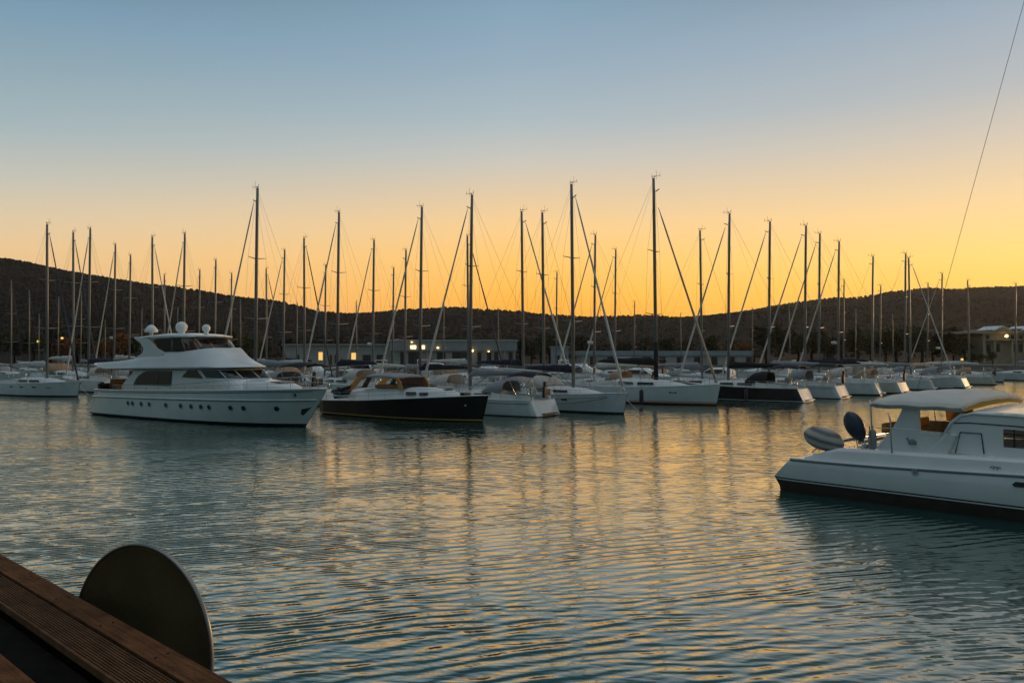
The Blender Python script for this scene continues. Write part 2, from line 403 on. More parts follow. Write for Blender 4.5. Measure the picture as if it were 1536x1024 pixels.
# ------------------------------------------------------------------ generic sailing boat (12 m, mast foot at origin)
PLAN = [(0, .86), (.15, .95), (.35, 1), (.55, .96), (.7, .8), (.82, .58), (.92, .3), (1, .015)]
SHEER = [(0, 1.12), (.3, 1.13), (.6, 1.22), (1, 1.45)]
def stay(mb, a, b, r, mi=0, sag=0): mb.tube([a, b], r, 4, mi)
def make_sailboat(st):
    g = st.get
    root = empty('sailboat')
    h = Hull(-6.9, 4.7, 3.9, SHEER, PLAN, g('sr', .45), .22, .22)
    mb = MB()
    h.mesh(mb, [(-.35, 0), (.06, 1), (.13, 2)] if not g('cove') else [(-.35, 0), (.05, 3), (.11, 1), (.25, 2)])
    h.line(mb, None, .03, mi=2)
    if g('hullband'): h.line(mb, None, .02, t0=.02, mi=3, dz=-.22, off=.004)
    hull = mb.build('hull', [g('anti', ANTIB), g('stripe', STRIPEB), g('hull', WHITE2), g('cove', STRIPEB)], root)
    mb = MB(); rows = []
    for k in range(8):
        z = lerp(.10, h.top(0) - .03, k/7); x, y = h.pt(0, z); y -= .05
        rows.append([(x - .10 * (1 - a*a) * (h.B/4) - .012, a*y, z) for a in (-1, -.5, 0, .5, 1)])
    mb.rings(rows, 0, False, False, False); tr = mb.build('transom', WHITE, root)
    mb = MB(); xx0, _ = h.pt(0, .5); mb.box(xx0 - .5, xx0 - .14, -.9, .9, .16, .24); mb.build('bathing_step', TEAK if g('clutter') else DECKW, tr)
    mb = MB(); h.deck(mb); mb.build('deck', DECKW, root)
    for xx in g('hullports', []):                                    # hull windows
        for sg in (-1, 1):
            mb = MB(); t = (xx + 6.9) / 11.6
            a = Vector(h.side(t, .82, .006, sg)); b = Vector(h.side(t + .045, .82, .006, sg))
            q = [a, b, b + Vector((0, sg*.012, .11)), a + Vector((0, sg*.012, .11))]
            mb.add(q, [(0, 1, 2, 3)]); mb.build('port_window', DARKG, root)
    # coachroof and cockpit
    mb = MB()
    loft_u(mb, [(-2.9, 1.22, 1.05, 1.72), (-2.2, 1.25, 1.05, 1.76), (-.8, 1.2, 1.06, 1.72), (.6, 1.02, 1.1, 1.64), (1.8, .74, 1.15, 1.5), (2.6, .45, 1.2, 1.34), (2.9, .2, 1.22, 1.26)])
    mb.build('coachroof', DECKW, root)
    for sg in (-1, 1):
        mb = MB()
        for (xa, xb, wa, wb) in ((-2.5, -1.2, 1.255, 1.235), (-.9, .4, 1.225, 1.075)):
            za = 1.33
            q = [(xa, sg*wa, za), (xb, sg*wb, za + .02), (xb - .06, sg*(wb - .03), za + .18), (xa + .08, sg*(wa - .03), za + .2)]
            mb.add(q + [(x, y - sg*.05, z) for x, y, z in q], [(0, 1, 2, 3), (7, 6, 5, 4), (0, 4, 5, 1), (1, 5, 6, 2), (2, 6, 7, 3), (3, 7, 4, 0)])
        mb.build('cabin_window', DARKG, root)
        mb = MB(); mb.rings([[(x, sg*(w0), 1.05), (x, sg*(w0 + .34), 1.05), (x, sg*(w0 + .30), zt), (x, sg*(w0 + .04), zt)] for x, w0, zt in ((-6.3, 1.02, 1.36), (-5.5, 1.06, 1.42), (-3.6, 1.06, 1.5), (-2.8, 1.0, 1.62))], 0, True, False)
        mb.build('cockpit_coaming', DECKW, root, .03)
    mb = MB()
    mb.tube([(-5.4, .55*cos(a), 1.95 + .55*sin(a)) for a in [2*pi*k/18 for k in range(19)]], .025, 5)
    mb.tube([(-5.4, 0, 1.1), (-5.4, 0, 1.95)], .07, 6)
    for k in range(3): mb.tube([(-5.4, .55*cos(k*pi/3), 1.95 + .55*sin(k*pi/3)), (-5.4, -.55*cos(k*pi/3), 1.95 - .55*sin(k*pi/3))], .012, 4)
    mb.build('steering_wheel', STEEL, root)
    if g('hood'):
        mb = MB(); rs = []
        for x, hw, zt in ((-3.75, 1.28, 2.46), (-3.1, 1.3, 2.5), (-2.5, 1.22, 2.36), (-1.85, 1.1, 1.82)):
            ring = []
            for k in range(13):
                a = pi * k / 12; c, sn = cos(a), sin(a)
                ring.append((x, -hw * abs(c)**.55 * (1 if c > 0 else -1), lerp(1.55, zt, abs(sn)**.6)))
            rs.append(ring)
        mb.rings(rs, 0, False, True, False)
        o = mb.build('sprayhood', g('hood'), root)
        sol = o.modifiers.new('cloth', 'SOLIDIFY'); sol.thickness = .03
    if g('bimini'):
        mb = MB(); rs = []
        for i in range(6):
            x = lerp(-6.4, -4.2, i/5); zc = 3.02 + .12 * sin(pi * i / 5)
            rs.append([(x, y, zc - .25 * abs(y/1.35)**3) for y in (-1.4, -1.2, -.7, 0, .7, 1.2, 1.4)])
        mb.rings(rs, 0, False, True, False)
        o = mb.build('bimini', g('bimini'), root)
        sol = o.modifiers.new('cloth', 'SOLIDIFY'); sol.thickness = .04
        for xx in (-6.3, -4.3):
            mb = MB(); mb.tube([(-5.2 + (xx + 5.3)*.05, -1.5, 1.35), (xx, -1.38, 2.78), (xx, -.7, 2.99), (xx, 0, 3.02), (xx, .7, 2.99), (xx, 1.38, 2.78), (-5.2 + (xx + 5.3)*.05, 1.5, 1.35)], .018, 5); mb.build('bimini_frame', STEEL, root)
    # spars
    HM = 16.4
    mb = MB(); mb.tube([(0, 0, 1.5), (-.08, 0, 9), (-.14, 0, 14), (-.18, 0, HM)], [.13, .128, .118, .095], 8)
    mb.tube([(.3, 0, 15.55), (0, 0, 15.4)], .04, 5)
    mast = mb.build('mast', g('mast', ALU), root)
    for zz, wd in ((6.4, 1.15), (11, .85)):
        mb = MB(); mb.tube([(-.18, -wd, zz + .1), (0, 0, zz), (-.18, wd, zz + .1)], [.025, .045, .025], 5); mb.build('spreader', g('mast', ALU), mast)
    mb = MB(); mb.tube([(-.3, 0, HM + .12), (.35, 0, HM + .12)], .014, 4); mb.tube([(-.3, 0, HM), (-.3, 0, HM + .3)], .02, 4); mb.tube([(.02, .05, HM - .1), (.02, .05, HM + .55)], .012, 4)
    mb.ball((-.05, -.06, HM + .1), .06, 6, 4); mb.tube([(.35, 0, HM + .05), (.35, 0, HM + .3)], .014, 4)
    mb.build('masthead_gear', BLACKR, mast)
    if g('radar'):
        mb = MB(); mb.tube([(.1, 0, 5.2), (.5, 0, 5.2)], .05, 5); mb.tube([(.45, 0, 5.2), (.45, 0, 5.27), (.45, 0, 5.42), (.45, 0, 5.48)], [.2, .28, .28, .18], 12); mb.build('radar_dome', WHITE, mast)
    if g('mastcover'):
        mb = MB(); mb.tube([(0, 0, 1.5), (0, 0, 4.4)], .17, 8); mb.build('mast_cover', BLACKC, mast)
    mb = MB(); mb.tube([(-.12, 0, 2.75), (-5.1, 0, 2.95)], .075, 7); mb.tube([(-1.6, 0, 2.75), (-.1, 0, 1.75)], .03, 5); mb.tube([(-3.2, 0, 2.85), (-3.0, 0, 1.6)], .02, 4)
    boom = mb.build('boom', g('boom', ALU), root)
    if g('cover'):
        mb = MB(); rs = []
        for i in range(11):
            t = i / 10; x = lerp(-.02, -5.0, t); hh = lerp(.62, .22, t) * (1 if 0 < i < 10 else .4) * (1 + .06 * sin(i * 2.1)); z0 = 2.72 + .2 * t
            rs.append([(x, -.07, z0), (x, -.15, z0 + hh*.35), (x, -.1, z0 + hh*.8), (x, 0, z0 + hh), (x, .1, z0 + hh*.8), (x, .15, z0 + hh*.35), (x, .07, z0)])
        mb.rings(rs, 0, True, True); mb.build('sail_cover', g('cover'), boom)
    fb, ft = Vector((4.72, 0, 1.55)), Vector((.22, 0, g('fract', 15.4)))
    if g('furl'):
        mb = MB(); n = 14
        mb.tube([fb.lerp(ft, i/n) for i in range(n + 1)], [lerp(.10, .045, i/n) * (.5 if i in (0, n) else 1) * (1 + .08*sin(i*1.7)) for i in range(n + 1)], 6)
        mb.ball(tuple(fb.lerp(ft, .01)), .13, 8, 4)
        mb.build('furled_headsail', g('furl'), root)
    mb = MB()
    if not g('furl'): stay(mb, fb, ft, .012)
    for sg in (-1, 1):
        stay(mb, (-7.1, sg*1.0, 1.2), (-6.2, 0, 4.2), .007); 
        stay(mb, (-.3, sg*1.75, 1.2), (-.18, sg*1.15, 6.5), .008); stay(mb, (-.18, sg*1.15, 6.5), (-.18, sg*.85, 11.1), .008); stay(mb, (-.18, sg*.85, 11.1), (-.05, 0, 15.6), .008)
        stay(mb, (-.5, sg*1.7, 1.2), (0, 0, 6.3), .007); stay(mb, (-.18, sg*1.15, 6.5), (-.02, 0, 11), .006)
    stay(mb, (-6.2, 0, 4.2), (-.15, 0, 16.3), .009); stay(mb, (-5.0, 0, 3.0), (-.12, 0, 16.2), .006)
    mb.build('rigging', WIRE, root)
    mb = MB()
    for sg in (-1, 1):
        for zz in (.32, .6):
            mb.tube([h.side(lerp(.03, .93, i/10), h.top(lerp(.03, .93, i/10)), -.06, sg)[:2] + (h.top(lerp(.03, .93, i/10)) + zz,) for i in range(11)], .009, 4)
        for i in range(7):
            t = lerp(.08, .86, i/6); p = h.side(t, h.top(t), -.06, sg); mb.tube([p, p[:2] + (p[2] + .62,)], .013, 4)
    z = h.top(.95) + .62
    pul = [h.side(.86, 1.4, -.06, -1)[:2] + (z,), h.side(.95, 1.4, -.02, -1)[:2] + (z + .03,), (4.85, 0, z + .05), h.side(.95, 1.4, -.02, 1)[:2] + (z + .03,), h.side(.86, 1.4, -.06, 1)[:2] + (z,)]
    mb.tube(pul, .017, 5)
    for p in (pul[1], pul[3]): mb.tube([p, (p[0] - .1, p[1], z - .6)], .017, 5)
    psh = [h.side(.1, 1.1, -.08, -1)[:2] + (1.78,), (-6.35, -1.45, 1.8), (-6.35, 1.45, 1.8), h.side(.1, 1.1, -.08, 1)[:2] + (1.78,)]
    mb.tube(psh, .017, 5)
    for p in psh: mb.tube([p, (p[0], p[1], 1.1)], .017, 5)
    mb.build('guard_rail', STEEL, root)
    if g('line'):
        mb = MB(); mb.tube([(4.55, .1, 1.35), (5.0, .16, .85), (5.6, .25, .35), (6.3, .35, -.15)], .016, 5); mb.build('mooring_line', WSTR, root)
    if g('clutter'):
        mb = MB(); mb.box(-6.75, -6.55, -.5, .1, 1.5, 1.9); mb.box(-6.9, -6.7, .3, .62, 1.3, 2.1); mb.box(-6.95, -6.75, .35, .57, 2.1, 2.45)
        mb.build('outboard_motor', BLACKR, root, .04)
    return root

STY = dict(
    navy=dict(line=True, hull=WHITE2, cover=NAVYC, hood=WHTC, furl=WSAIL, hullports=[-3.0, .2], stripe=STRIPEB),
    black=dict(hull=WHITE, cover=BLACKC, furl=TSAIL, stripe=PINKS, cove=STRIPEB, anti=ANTIF, mastcover=True, hullports=[1.6], fract=14.2),
    grey=dict(line=True, hull=WHITE2, cover=GREYC, hood=GREYC, bimini=BLACKC, furl=WSAIL, clutter=True, hullports=[-2.4, -.6, 1.2], hullband=True, stripe=WSTR),
    dark=dict(hull=NAVYH, cover=BLACKC, hood=BLACKC, bimini=NAVYC, furl=WSAIL, stripe=WSTR, anti=ANTIF, mast=ALU, fract=15.2),
    cream=dict(line=True, hull=CREAM, cover=WSAIL, hood=PINKC, furl=WSAIL, radar=True, clutter=True),
    bluefurl=dict(hull=WHITE2, cover=WSAIL, hood=PINKC, furl=BSAIL, stripe=STRIPEB, anti=ANTIF, hullports=[-3, -1.4, .2, 1.8]),
    lowleft=dict(line=True, hull=WHITE2, cover=WSAIL, furl=BSAIL, stripe=STRIPEB, anti=ANTIF, hullports=[-3, -1.4, .2, 1.8]),
    bare=dict(line=True, hull=WHITE2, cover=None, boom=WHITE, hood=GREYC, stripe=STRIPEB),
    barebim=dict(hull=WHITE2, cover=GREYC, bimini=PINKC, stripe=STRIPEB, anti=ANTIF),
)
PROTO = {}
ORD = ['first', 'second', 'third', 'fourth', 'fifth', 'sixth', 'seventh', 'eighth', 'ninth', 'tenth']
def sailboat(style, X, Y, yaw, sc, label, roll=0, group='sailing boats moored in the marina'):
    if style not in PROTO: PROTO[style] = make_sailboat(STY[style]); o = PROTO[style]
    else: o = copy_tree(PROTO[style])
    o.location = (X, Y, 0); o.rotation_euler = (0, R(roll), R(yaw)); o.scale = (sc,) * 3
    tag(o, label, 'sailboat', group)
    return o

# style, x, y, heading, scale, label
BOATS = [
    ('bare', -69.16, 110.51, -35.6, 0.857, 'sailboat with thin pale mast at the far left edge against the dark hill'),
    ('bare', -79.04, 131.01, -35.2, 0.869, 'sailboat with short thin mast low against the hillside left of the tall dark mast'),
    ('bare', -88.75, 150.00, 142.6, 0.691, 'sailboat with tiny far mast left of the tall left mast'),
    ('lowleft', -44.32, 76.30, -28.0, 0.997, 'white sailboat with row of hull windows lying at the left edge of the photo'),
    ('bare', -81.66, 143.89, 140.5, 0.856, 'sailboat with short mast close right of the tallest mast of the left edge'),
    ('bluefurl', -52.09, 95.00, -33.3, 1.120, 'sailboat with left one of the two tall masts before the motor yacht stern'),
    ('barebim', -73.36, 136.06, 141.9, 0.878, 'sailboat with short mast between the two tall masts near the yacht stern'),
    ('navy', -45.51, 86.00, 143.8, 1.060, 'sailboat with right one of the two tall masts near the yacht stern'),
    ('bare', -73.20, 144.00, -32.2, 0.600, 'sailboat with tiny far mast above the yacht stern rail'),
    ('cream', -53.48, 107.50, 143.8, 1.130, 'sailboat with pale furled sail slanting left over the motor yacht stern deck'),
    ('bare', -46.61, 97.44, 141.2, 0.969, 'sailboat with bare mast rising above the motor yacht aft overhang'),
    ('bare', -64.87, 140.00, 148.0, 0.718, 'sailboat with tiny far mast left of the yacht radar arch'),
    ('navy', -39.01, 86.84, -33.1, 1.015, 'sailboat with tall mast behind the aft small radar dome of the motor yacht'),
    ('barebim', -48.00, 110.55, -34.1, 0.902, 'sailboat with short mast left of the largest radar dome'),
    ('cream', -32.44, 78.96, 140.5, 0.966, 'sailboat with tall mast rising right behind the large white radar dome'),
    ('bare', -40.85, 104.31, 144.7, 0.903, 'sailboat with short mast just right of the large radar dome'),
    ('barebim', -33.42, 89.93, 140.2, 0.882, 'sailboat with mast behind the smallest dome at the hardtop front'),
    ('bare', -38.81, 110.35, 143.8, 0.912, 'sailboat with short mast right of the motor yacht hardtop'),
    ('bare', -51.46, 151.72, -33.0, 0.865, 'sailboat with very short mast between yacht hardtop and the tall dark mast'),
    ('grey', -21.04, 65.58, 147.4, 1.072, 'sailboat with tallest mast of the left half, standing behind the yacht wheelhouse'),
    ('bluefurl', -34.25, 111.69, -33.6, 0.960, 'sailboat with mast just right of the tallest mast of the left half'),
    ('navy', -28.45, 99.52, 147.5, 1.025, 'sailboat with mast above the motor yacht foredeck with furled sail slanting left'),
    ('bare', -36.34, 135.00, 140.6, 0.750, 'sailboat with tiny far mast over the yacht bow'),
    ('bluefurl', -22.52, 86.90, -39.2, 1.007, 'sailboat with mast above the motor yacht bow with dark stay slanting right'),
    ('bare', -21.14, 90.29, 141.7, 0.848, 'sailboat with lower mast close left of the tall mast behind the dark hull'),
    ('navy', -16.37, 74.96, 143.5, 1.052, 'sailboat with tall mast above the stern of the black hulled cruiser'),
    ('barebim', -24.85, 128.00, -39.7, 0.744, 'sailboat with tiny far mast before the narrow lit window'),
    ('cream', -13.79, 79.19, 142.4, 0.928, 'sailboat with mast directly over the orange lit shelter of the black cruiser'),
    ('bare', -14.67, 98.33, 143.1, 0.881, 'sailboat with lower mast in front of the low building left of its bright lamps'),
    ('barebim', -10.95, 81.63, 144.7, 0.887, 'sailboat with mast left beside the bright lamps of the low building'),
    ('navy', -7.53, 65.50, 147.2, 0.978, 'sailboat with tall raked mast standing before the bright building lamps'),
    ('bare', -11.16, 130.00, 143.3, 0.732, 'sailboat with tiny far mast before the low white building front'),
    ('bluefurl', -4.77, 88.00, -32.6, 1.034, 'sailboat with mast half hidden by the raked mast in the middle, dark stay slanting right'),
    ('grey', -2.92, 55.60, 147.0, 0.920, 'white sailboat showing its broad open transom right behind the black hulled cruiser bow'),
    ('bare', -2.25, 135.00, -38.8, 0.702, 'sailboat with tiny far mast at the right end of the low white building'),
    ('navy', 1.05, 74.28, -32.1, 1.052, 'sailboat with tall mast right of the long white building end'),
    ('bare', 2.59, 64.67, -38.7, 0.943, 'sailboat with tall mast left of the tallest middle mast, bare thin forestay'),
    ('bare', 5.80, 105.43, 147.7, 0.894, 'sailboat with short mast between two tall masts right of the white building'),
    ('navy', 4.38, 57.10, -48.0, 0.987, 'white sailboat with dark forestay, bow pointing right, next to the broad open transom'),
    ('cream', 8.03, 78.36, 144.6, 0.953, 'sailboat with mast behind the dark forestay of the white middle boat'),
    ('grey', 13.48, 105.01, 141.7, 1.072, 'sailboat with lower mast left of the tallest mast of the photo'),
    ('bare', 20.13, 132.00, 146.9, 0.759, 'sailboat with tiny far mast before the blue grey shed'),
    ('black', 11.83, 65.70, -40.0, 1.127, 'white sailboat with tan furled headsail and black mast cover, tallest mast of all'),
    ('bare', 29.63, 140.00, -32.3, 0.662, 'sailboat with tiny far mast right of the tallest mast'),
    ('barebim', 18.02, 75.85, -35.4, 0.958, 'sailboat with mast right of the tan furled headsail'),
    ('dark', 19.04, 70.50, 145.0, 0.998, 'dark hulled sailboat with navy bimini and pale lit oval transom'),
    ('barebim', 40.50, 135.00, 143.0, 0.702, 'sailboat with tiny far mast right of the black covered boom'),
    ('grey', 24.38, 76.00, 143.0, 1.009, 'white sailboat close behind the dark hulled one with navy bimini'),
    ('bare', 47.95, 138.00, -35.8, 0.761, 'sailboat with tiny far mast between two tall masts on the right'),
    ('navy', 29.63, 81.00, 150.0, 1.034, 'white sailboat whose lit transom is second right of the dark hulled boat'),
    ('navy', 34.56, 90.14, 140.5, 1.067, 'sailboat with mast second right of the white boat with lit transom'),
    ('cream', 34.43, 84.50, 140.0, 0.965, 'cream sailboat whose lit transom is third right of the dark hulled boat'),
    ('bare', 50.31, 121.48, 147.9, 0.917, 'sailboat with short mast low before the right hill'),
    ('bare', 60.08, 140.00, 144.8, 0.718, 'sailboat with tiny far mast under the right ridge'),
    ('barebim', 40.95, 91.00, 152.0, 0.917, 'white sailboat moored directly behind the top left tip of the catamaran bimini'),
    ('bare', 53.05, 115.33, 146.4, 0.836, 'sailboat with short thin mast right of the raked mast on the right'),
    ('bare', 69.12, 145.00, -35.0, 0.676, 'sailboat with tiny far mast left of the mast pair'),
    ('bare', 47.37, 96.50, 141.2, 0.977, 'sailboat with left one of the mast pair above the catamaran bimini'),
    ('navy', 46.10, 92.50, -33.8, 0.919, 'sailboat with right one of the mast pair above the catamaran bimini'),
    ('bare', 65.78, 126.71, 140.4, 0.913, 'sailboat with tiny mast top just above the right ridge'),
    ('cream', 55.81, 104.00, 155.0, 0.874, 'sailboat farthest right in the row of lit sterns above the catamaran roof'),
    ('barebim', 64.03, 112.00, -39.6, 0.865, 'sailboat with mast left of the villa with two pale stays slanting right'),

    ('barebim', 73.6, 117.0, 150, .86, 'white sailboat hull at the right edge of the photo below the villa'),
]
for st, X, Y, yaw, sc, lab in BOATS:
    bt = sailboat(st, X, Y, yaw, sc, lab)
    if lab.startswith('white sailboat with dark forestay'):
        for z in (.95, .62):
            mb = MB(); mb.tube([(4.6, -.12, 1.32), (3.4, -1.0, 1.12 + (z - .95)*.4), (1.6, -1.9, z + .05), (-.6, -2.12, z - .06), (-3, -2.15, z - .05), (-5.2, -2.1, z)], .018, 5); mb.build('mooring_line', WIRE, bt)

# ------------------------------------------------------------------ large motor yacht
def yacht():
    yaw = -33.7; d = (cos(R(yaw)), sin(R(yaw))); n = (-d[1], d[0])
    root = empty('motor_yacht', (-27.99 + n[0]*2.2, 53.11 + n[1]*2.2, 0), R(yaw))
    tag(root, 'large white motor yacht with flybridge, radar domes and a row of portholes', 'motor yacht')
    h = Hull(-.55, 18.3, 4.75, [(0, 1.7), (.2, 1.74), (.5, 1.88), (.8, 2.05), (1, 2.16)],
             [(0, .88), (.1, .95), (.3, 1), (.55, .99), (.7, .92), (.82, .74), (.92, .42), (1, .01)], .56, .8, .28, -.4)
    mb = MB(); h.mesh(mb, [(-.4, 0), (.1, 1), (.17, 2)], 40)
    mb.build('hull', [ANTIB, STRIPEB, WHITE], root)
    mb = MB(); h.deck(mb, .12, .05, 0, 36, .06); mb.build('deck', TEAK, root)
    mb = MB(); h.line(mb, lambda t: lerp(1.24, 1.53, t), .045, 0, .992, off=.02); mb.build('rub_rail', WHITE, root)
    mb = MB(); h.line(mb, lambda t: lerp(1.19, 1.48, t), .022, 0, .99, off=.012); mb.build('dark_pinstripe', STRIPEB, root)
    mb = MB(); h.line(mb, None, .05, 0, .995); mb.tube([h.side(0, h.top(0), 0, -1), h.side(0, h.top(0), 0, 1)], .05); mb.build('toe_rail', WHITE, root)
    mb = MB(); h.line(mb, lambda t: h.top(t) - .13, .018, .01, .97, off=.006); mb.build('sheer_line', STRIPEB, root)
    for u in (4.2, 4.73, 5.7, 6.58, 8.31, 9.76, 10.73, 11.61, 12.3, 13.97, 14.89, 16.9):
        for sg in (-1, 1):
            t = (u + .55) / 19.4; z = .93 + .006 * u
            p = Vector(h.side(t, z, 0, sg)); q = Vector(h.side(t + .01, z, 0, sg)); up = Vector(h.side(t, z + .1, 0, sg))
            nn = (q - p).cross(up - p).normalized()
            if nn.y * sg < 0: nn = -nn
            mb = MB(); mb.disc(p + nn*.01, nn, .155, .05, 18); o = mb.build('porthole', STEEL, root)
            mb = MB(); mb.disc(p + nn*.03, nn, .125, .03, 18); mb.build('glass', DARKG, o)
    # anchor pocket and hawse light
    for sg in (-1, 1):
        mb = MB()
        q = [h.side(t, z, .02, sg) for t, z in ((.966, 1.0), (.988, 1.12), (.979, .66), (.971, .72))]
        mb.add(q + [(x, y - sg*.06, z) for x, y, z in q], [(0, 1, 2, 3), (7, 6, 5, 4), (0, 4, 5, 1), (1, 5, 6, 2), (2, 6, 7, 3), (3, 7, 4, 0)]); mb.build('anchor_pocket', BLACKR, root)
        p = Vector(h.side(.93, 1.82, .0, sg)); mb = MB(); mb.disc(p, (.45, sg, -.1), .10, .06, 14); o = mb.build('fairlead', BLACKR, root)
        mb = MB(); mb.disc(p + Vector((.0, sg*.03, 0)), (.45, sg, -.1), .05, .06, 10); mb.build('fairlead_roller', STEEL, o)
    mb = MB(); mb.box(-.75, .1, -1.9, 1.9, .12, .24); mb.build('bathing_platform', WHITE, root, .05)
    # saloon
    WS = 1.72
    def outl(z, grow=0):
        k = (z - 1.85) / 1.35
        ua = lerp(2.9, 4.3, smooth(k)); uf = lerp(15.9, 13.3, k); us = lerp(12.7, 11.1, k); w = WS + grow - .06 * k
        pts = [(ua, -w)]
        for i in range(19):
            a = -pi/2 + pi * i / 18
            pts.append((us + (uf + grow - us) * abs(cos(a))**.75, w * (1 if a > 0 else -1) * abs(sin(a))**.8))
        pts.append((ua, w))
        return pts
    mb = MB(); mb.rings([[(x, y, z) for x, y in outl(z)] for z in (1.62, 2.0, 2.4, 2.8, 3.2)], 0, True, False); mb.build('saloon', WHITE, root)
    for sg in (-1, 1):
        for name, poly in (('saloon_window', [(4.25, 2.06), (4.5, 2.42), (4.9, 2.7), (5.4, 2.9), (5.9, 2.99), (8.3, 3.0), (8.3, 2.1)]),
                           ('side_window', [(9.35, 2.66), (9.95, 3.06), (10.75, 3.07), (11.4, 2.62)])):
            mb = MB(); mb.prism(poly, sg * (WS - .05), sg * (WS + .018)); w = mb.build(name, DARKG, root)
            if name == 'saloon_window':
                mb = MB(); mb.box(6.9, 6.98, sg*(WS + .0), sg*(WS + .028), 2.1, 2.99); mb.build('window_post', STRIPEB, w)
    mb = MB(); nst = 40
    a0, a1 = outl(2.66, .03), outl(3.08, .03)
    def along(pts, x0):
        return [p for p in pts[1:-1]]
    lo = [(11.75, -WS - .02, 2.66)] + [(x, y, 2.66) for x, y in a0[1:-1] if x > 12.0] + [(11.75, WS + .02, 2.66)]
    hi0 = [(x, y, 3.1) for (x, y), (x2, y2) in zip(a1[1:-1], a0[1:-1]) if x2 > 12.0]
    hi = [(11.2, -WS - .01, 3.1)] + hi0 + [(11.2, WS + .01, 3.1)]
    mb.rings([lo, hi], 0, False, False, False); o = mb.build('windscreen', DARKG, root)
    for k in range(3, len(lo) - 3, 3):
        mb = MB(); mb.tube([Vector(lo[k]) + Vector((.02, 0, 0)), Vector(hi[k]) + Vector((.02, 0, 0))], .03, 5); mb.build('windscreen_post', WHITE, o)
    # aft cockpit
    mb = MB(); mb.box(2.86, 2.92, -1.2, 1.2, 1.7, 2.95); mb.build('cockpit_door', SMOKE, root)
    mb = MB(); mb.box(.9, 1.5, -1.3, 1.3, 1.65, 2.0); mb.box(.85, 1.0, -1.3, 1.3, 2.0, 2.35); mb.build('cockpit_sofa', TEAK, root, .04)
    for sg in (-1, 1):
        mb = MB(); mb.tube([(1.6, sg*1.75, 1.65), (1.75, sg*1.75, 3.1)], .04, 6); mb.build('deck_post', STEEL, root)
    mb = MB(); mb.box(.75, .95, -2.1, -1.3, 1.65, 2.1); mb.ball((1.0, -1.95, 2.05), (.22, .18, .14)); mb.build('mooring_gear', BLACKR, root)
    # upper deck and flybridge bulwark
    mb = MB()
    sts = [(-.65, 1.5, 1.45, 3.36, 3.40), (-.4, 1.75, 1.7, 3.30, 3.43), (.3, 1.9, 1.8, 3.18, 3.46), (1.1, 1.98, 1.85, 3.03, 3.49), (2.6, 2.0, 1.82, 3.04, 3.57), (4.0, 2.0, 1.75, 3.05, 3.7), (4.6, 2.0, 1.72, 3.06, 3.82), (5.3, 2.0, 1.68, 3.07, 4.0), (7.2, 2.0, 1.64, 3.09, 4.16),
           (9, 2.0, 1.62, 3.12, 4.18), (9.8, 2.0, 1.6, 3.14, 4.25), (10.5, 2.0, 1.48, 3.15, 4.32), (11.0, 2.0, 1.25, 3.16, 4.38), (11.4, 1.98, .98, 3.17, 4.42), (11.7, 1.95, .8, 3.18, 4.38), (12.1, 1.87, .8, 3.19, 4.06), (12.5, 1.75, .82, 3.2, 3.82), (13, 1.53, .8, 3.22, 3.62), (13.5, 1.2, .7, 3.25, 3.49), (13.9, .72, .4, 3.27, 3.4), (14.1, .2, .1, 3.28, 3.31)]
    rs = []
    for x, w, wt, b, t in sts:
        k = min(1, (t - b) / 1.0); e = .14 * k + .02; ins = w - wt
        half = [(w - .12, b), (w, b + e*.5), (w - .03, b + e), (w - ins*.62, lerp(b + e, t, .5)), (wt, t - .02), (wt - min(.06, wt*.5), t)]
        rs.append([(x, -y, z) for y, z in half] + [(x, y, z) for y, z in half[::-1]])
    mb.rings(rs, 0, True, True); mb.build('flybridge', WHITE, root)
    sts = [(x, w, b, t) for x, w, wt, b, t in sts]
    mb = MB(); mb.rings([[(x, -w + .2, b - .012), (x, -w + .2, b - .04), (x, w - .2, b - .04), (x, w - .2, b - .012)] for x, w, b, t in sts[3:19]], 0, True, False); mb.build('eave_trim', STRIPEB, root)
    for sg in (-1, 1):
        mb = MB(); mb.prism([(4.3, 3.75), (5.2, 4.1), (5.3, 4.4), (4.95, 4.75), (4.3, 5.0), (4.25, 5.12), (5.7, 5.08), (6.1, 4.85), (6.7, 4.4), (7.5, 4.14), (7.5, 4.0), (6, 3.7)], sg*1.56, sg*1.72); mb.build('arch_pillar', WHITE, root, .03)
        mb = MB(); mb.prism([(6.2, 5.0), (7.35, 4.2), (9.5, 4.24), (9.1, 5.04)], sg*1.60, sg*1.605); o = mb.build('flybridge_window', SMOKE, root)
        for q in (((8.2, sg*1.6, 4.2), (8.2, sg*1.6, 5.03)), ((9.5, sg*1.6, 4.24), (9.1, sg*1.6, 5.04))): mb = MB(); mb.tube(q, .025, 5); mb.build('window_frame', STEEL, o)
    ring = lambda us, a, b, z: [(us + a*cos(q), b*sin(q), z) for q in [-pi/2 + pi*k/16 for k in range(17)]]
    mb = MB(); lo_, hi_ = ring(9.52, 1.75, 1.6, 4.28), ring(9.12, 1.15, 1.6, 5.04); mb.rings([lo_, hi_], 0, False, True, False); o = mb.build('flybridge_windscreen', SMOKE, root)
    for k in (3, 6, 10, 13):
        mb = MB(); mb.tube([lo_[k], hi_[k]], .02, 5); mb.build('windscreen_post', STEEL, o)
    mb = MB(); mb.box(9.9, 10.5, -.9, .9, 4.1, 4.5); mb.build('helm_console', TEAK, root, .05)
    for y in (-.6, .6):
        mb = MB(); mb.box(8.9, 9.3, y - .25, y + .25, 4.1, 4.45); mb.box(8.8, 8.95, y - .25, y + .25, 4.45, 4.85); mb.build('helm_seat', TANC, root, .04)
    mb = MB(); mb.box(6.6, 8.2, -1.2, -.4, 4.1, 4.42); mb.box(6.6, 8.2, .4, 1.2, 4.1, 4.42); mb.build('lounge_seat', TANC, root, .05)
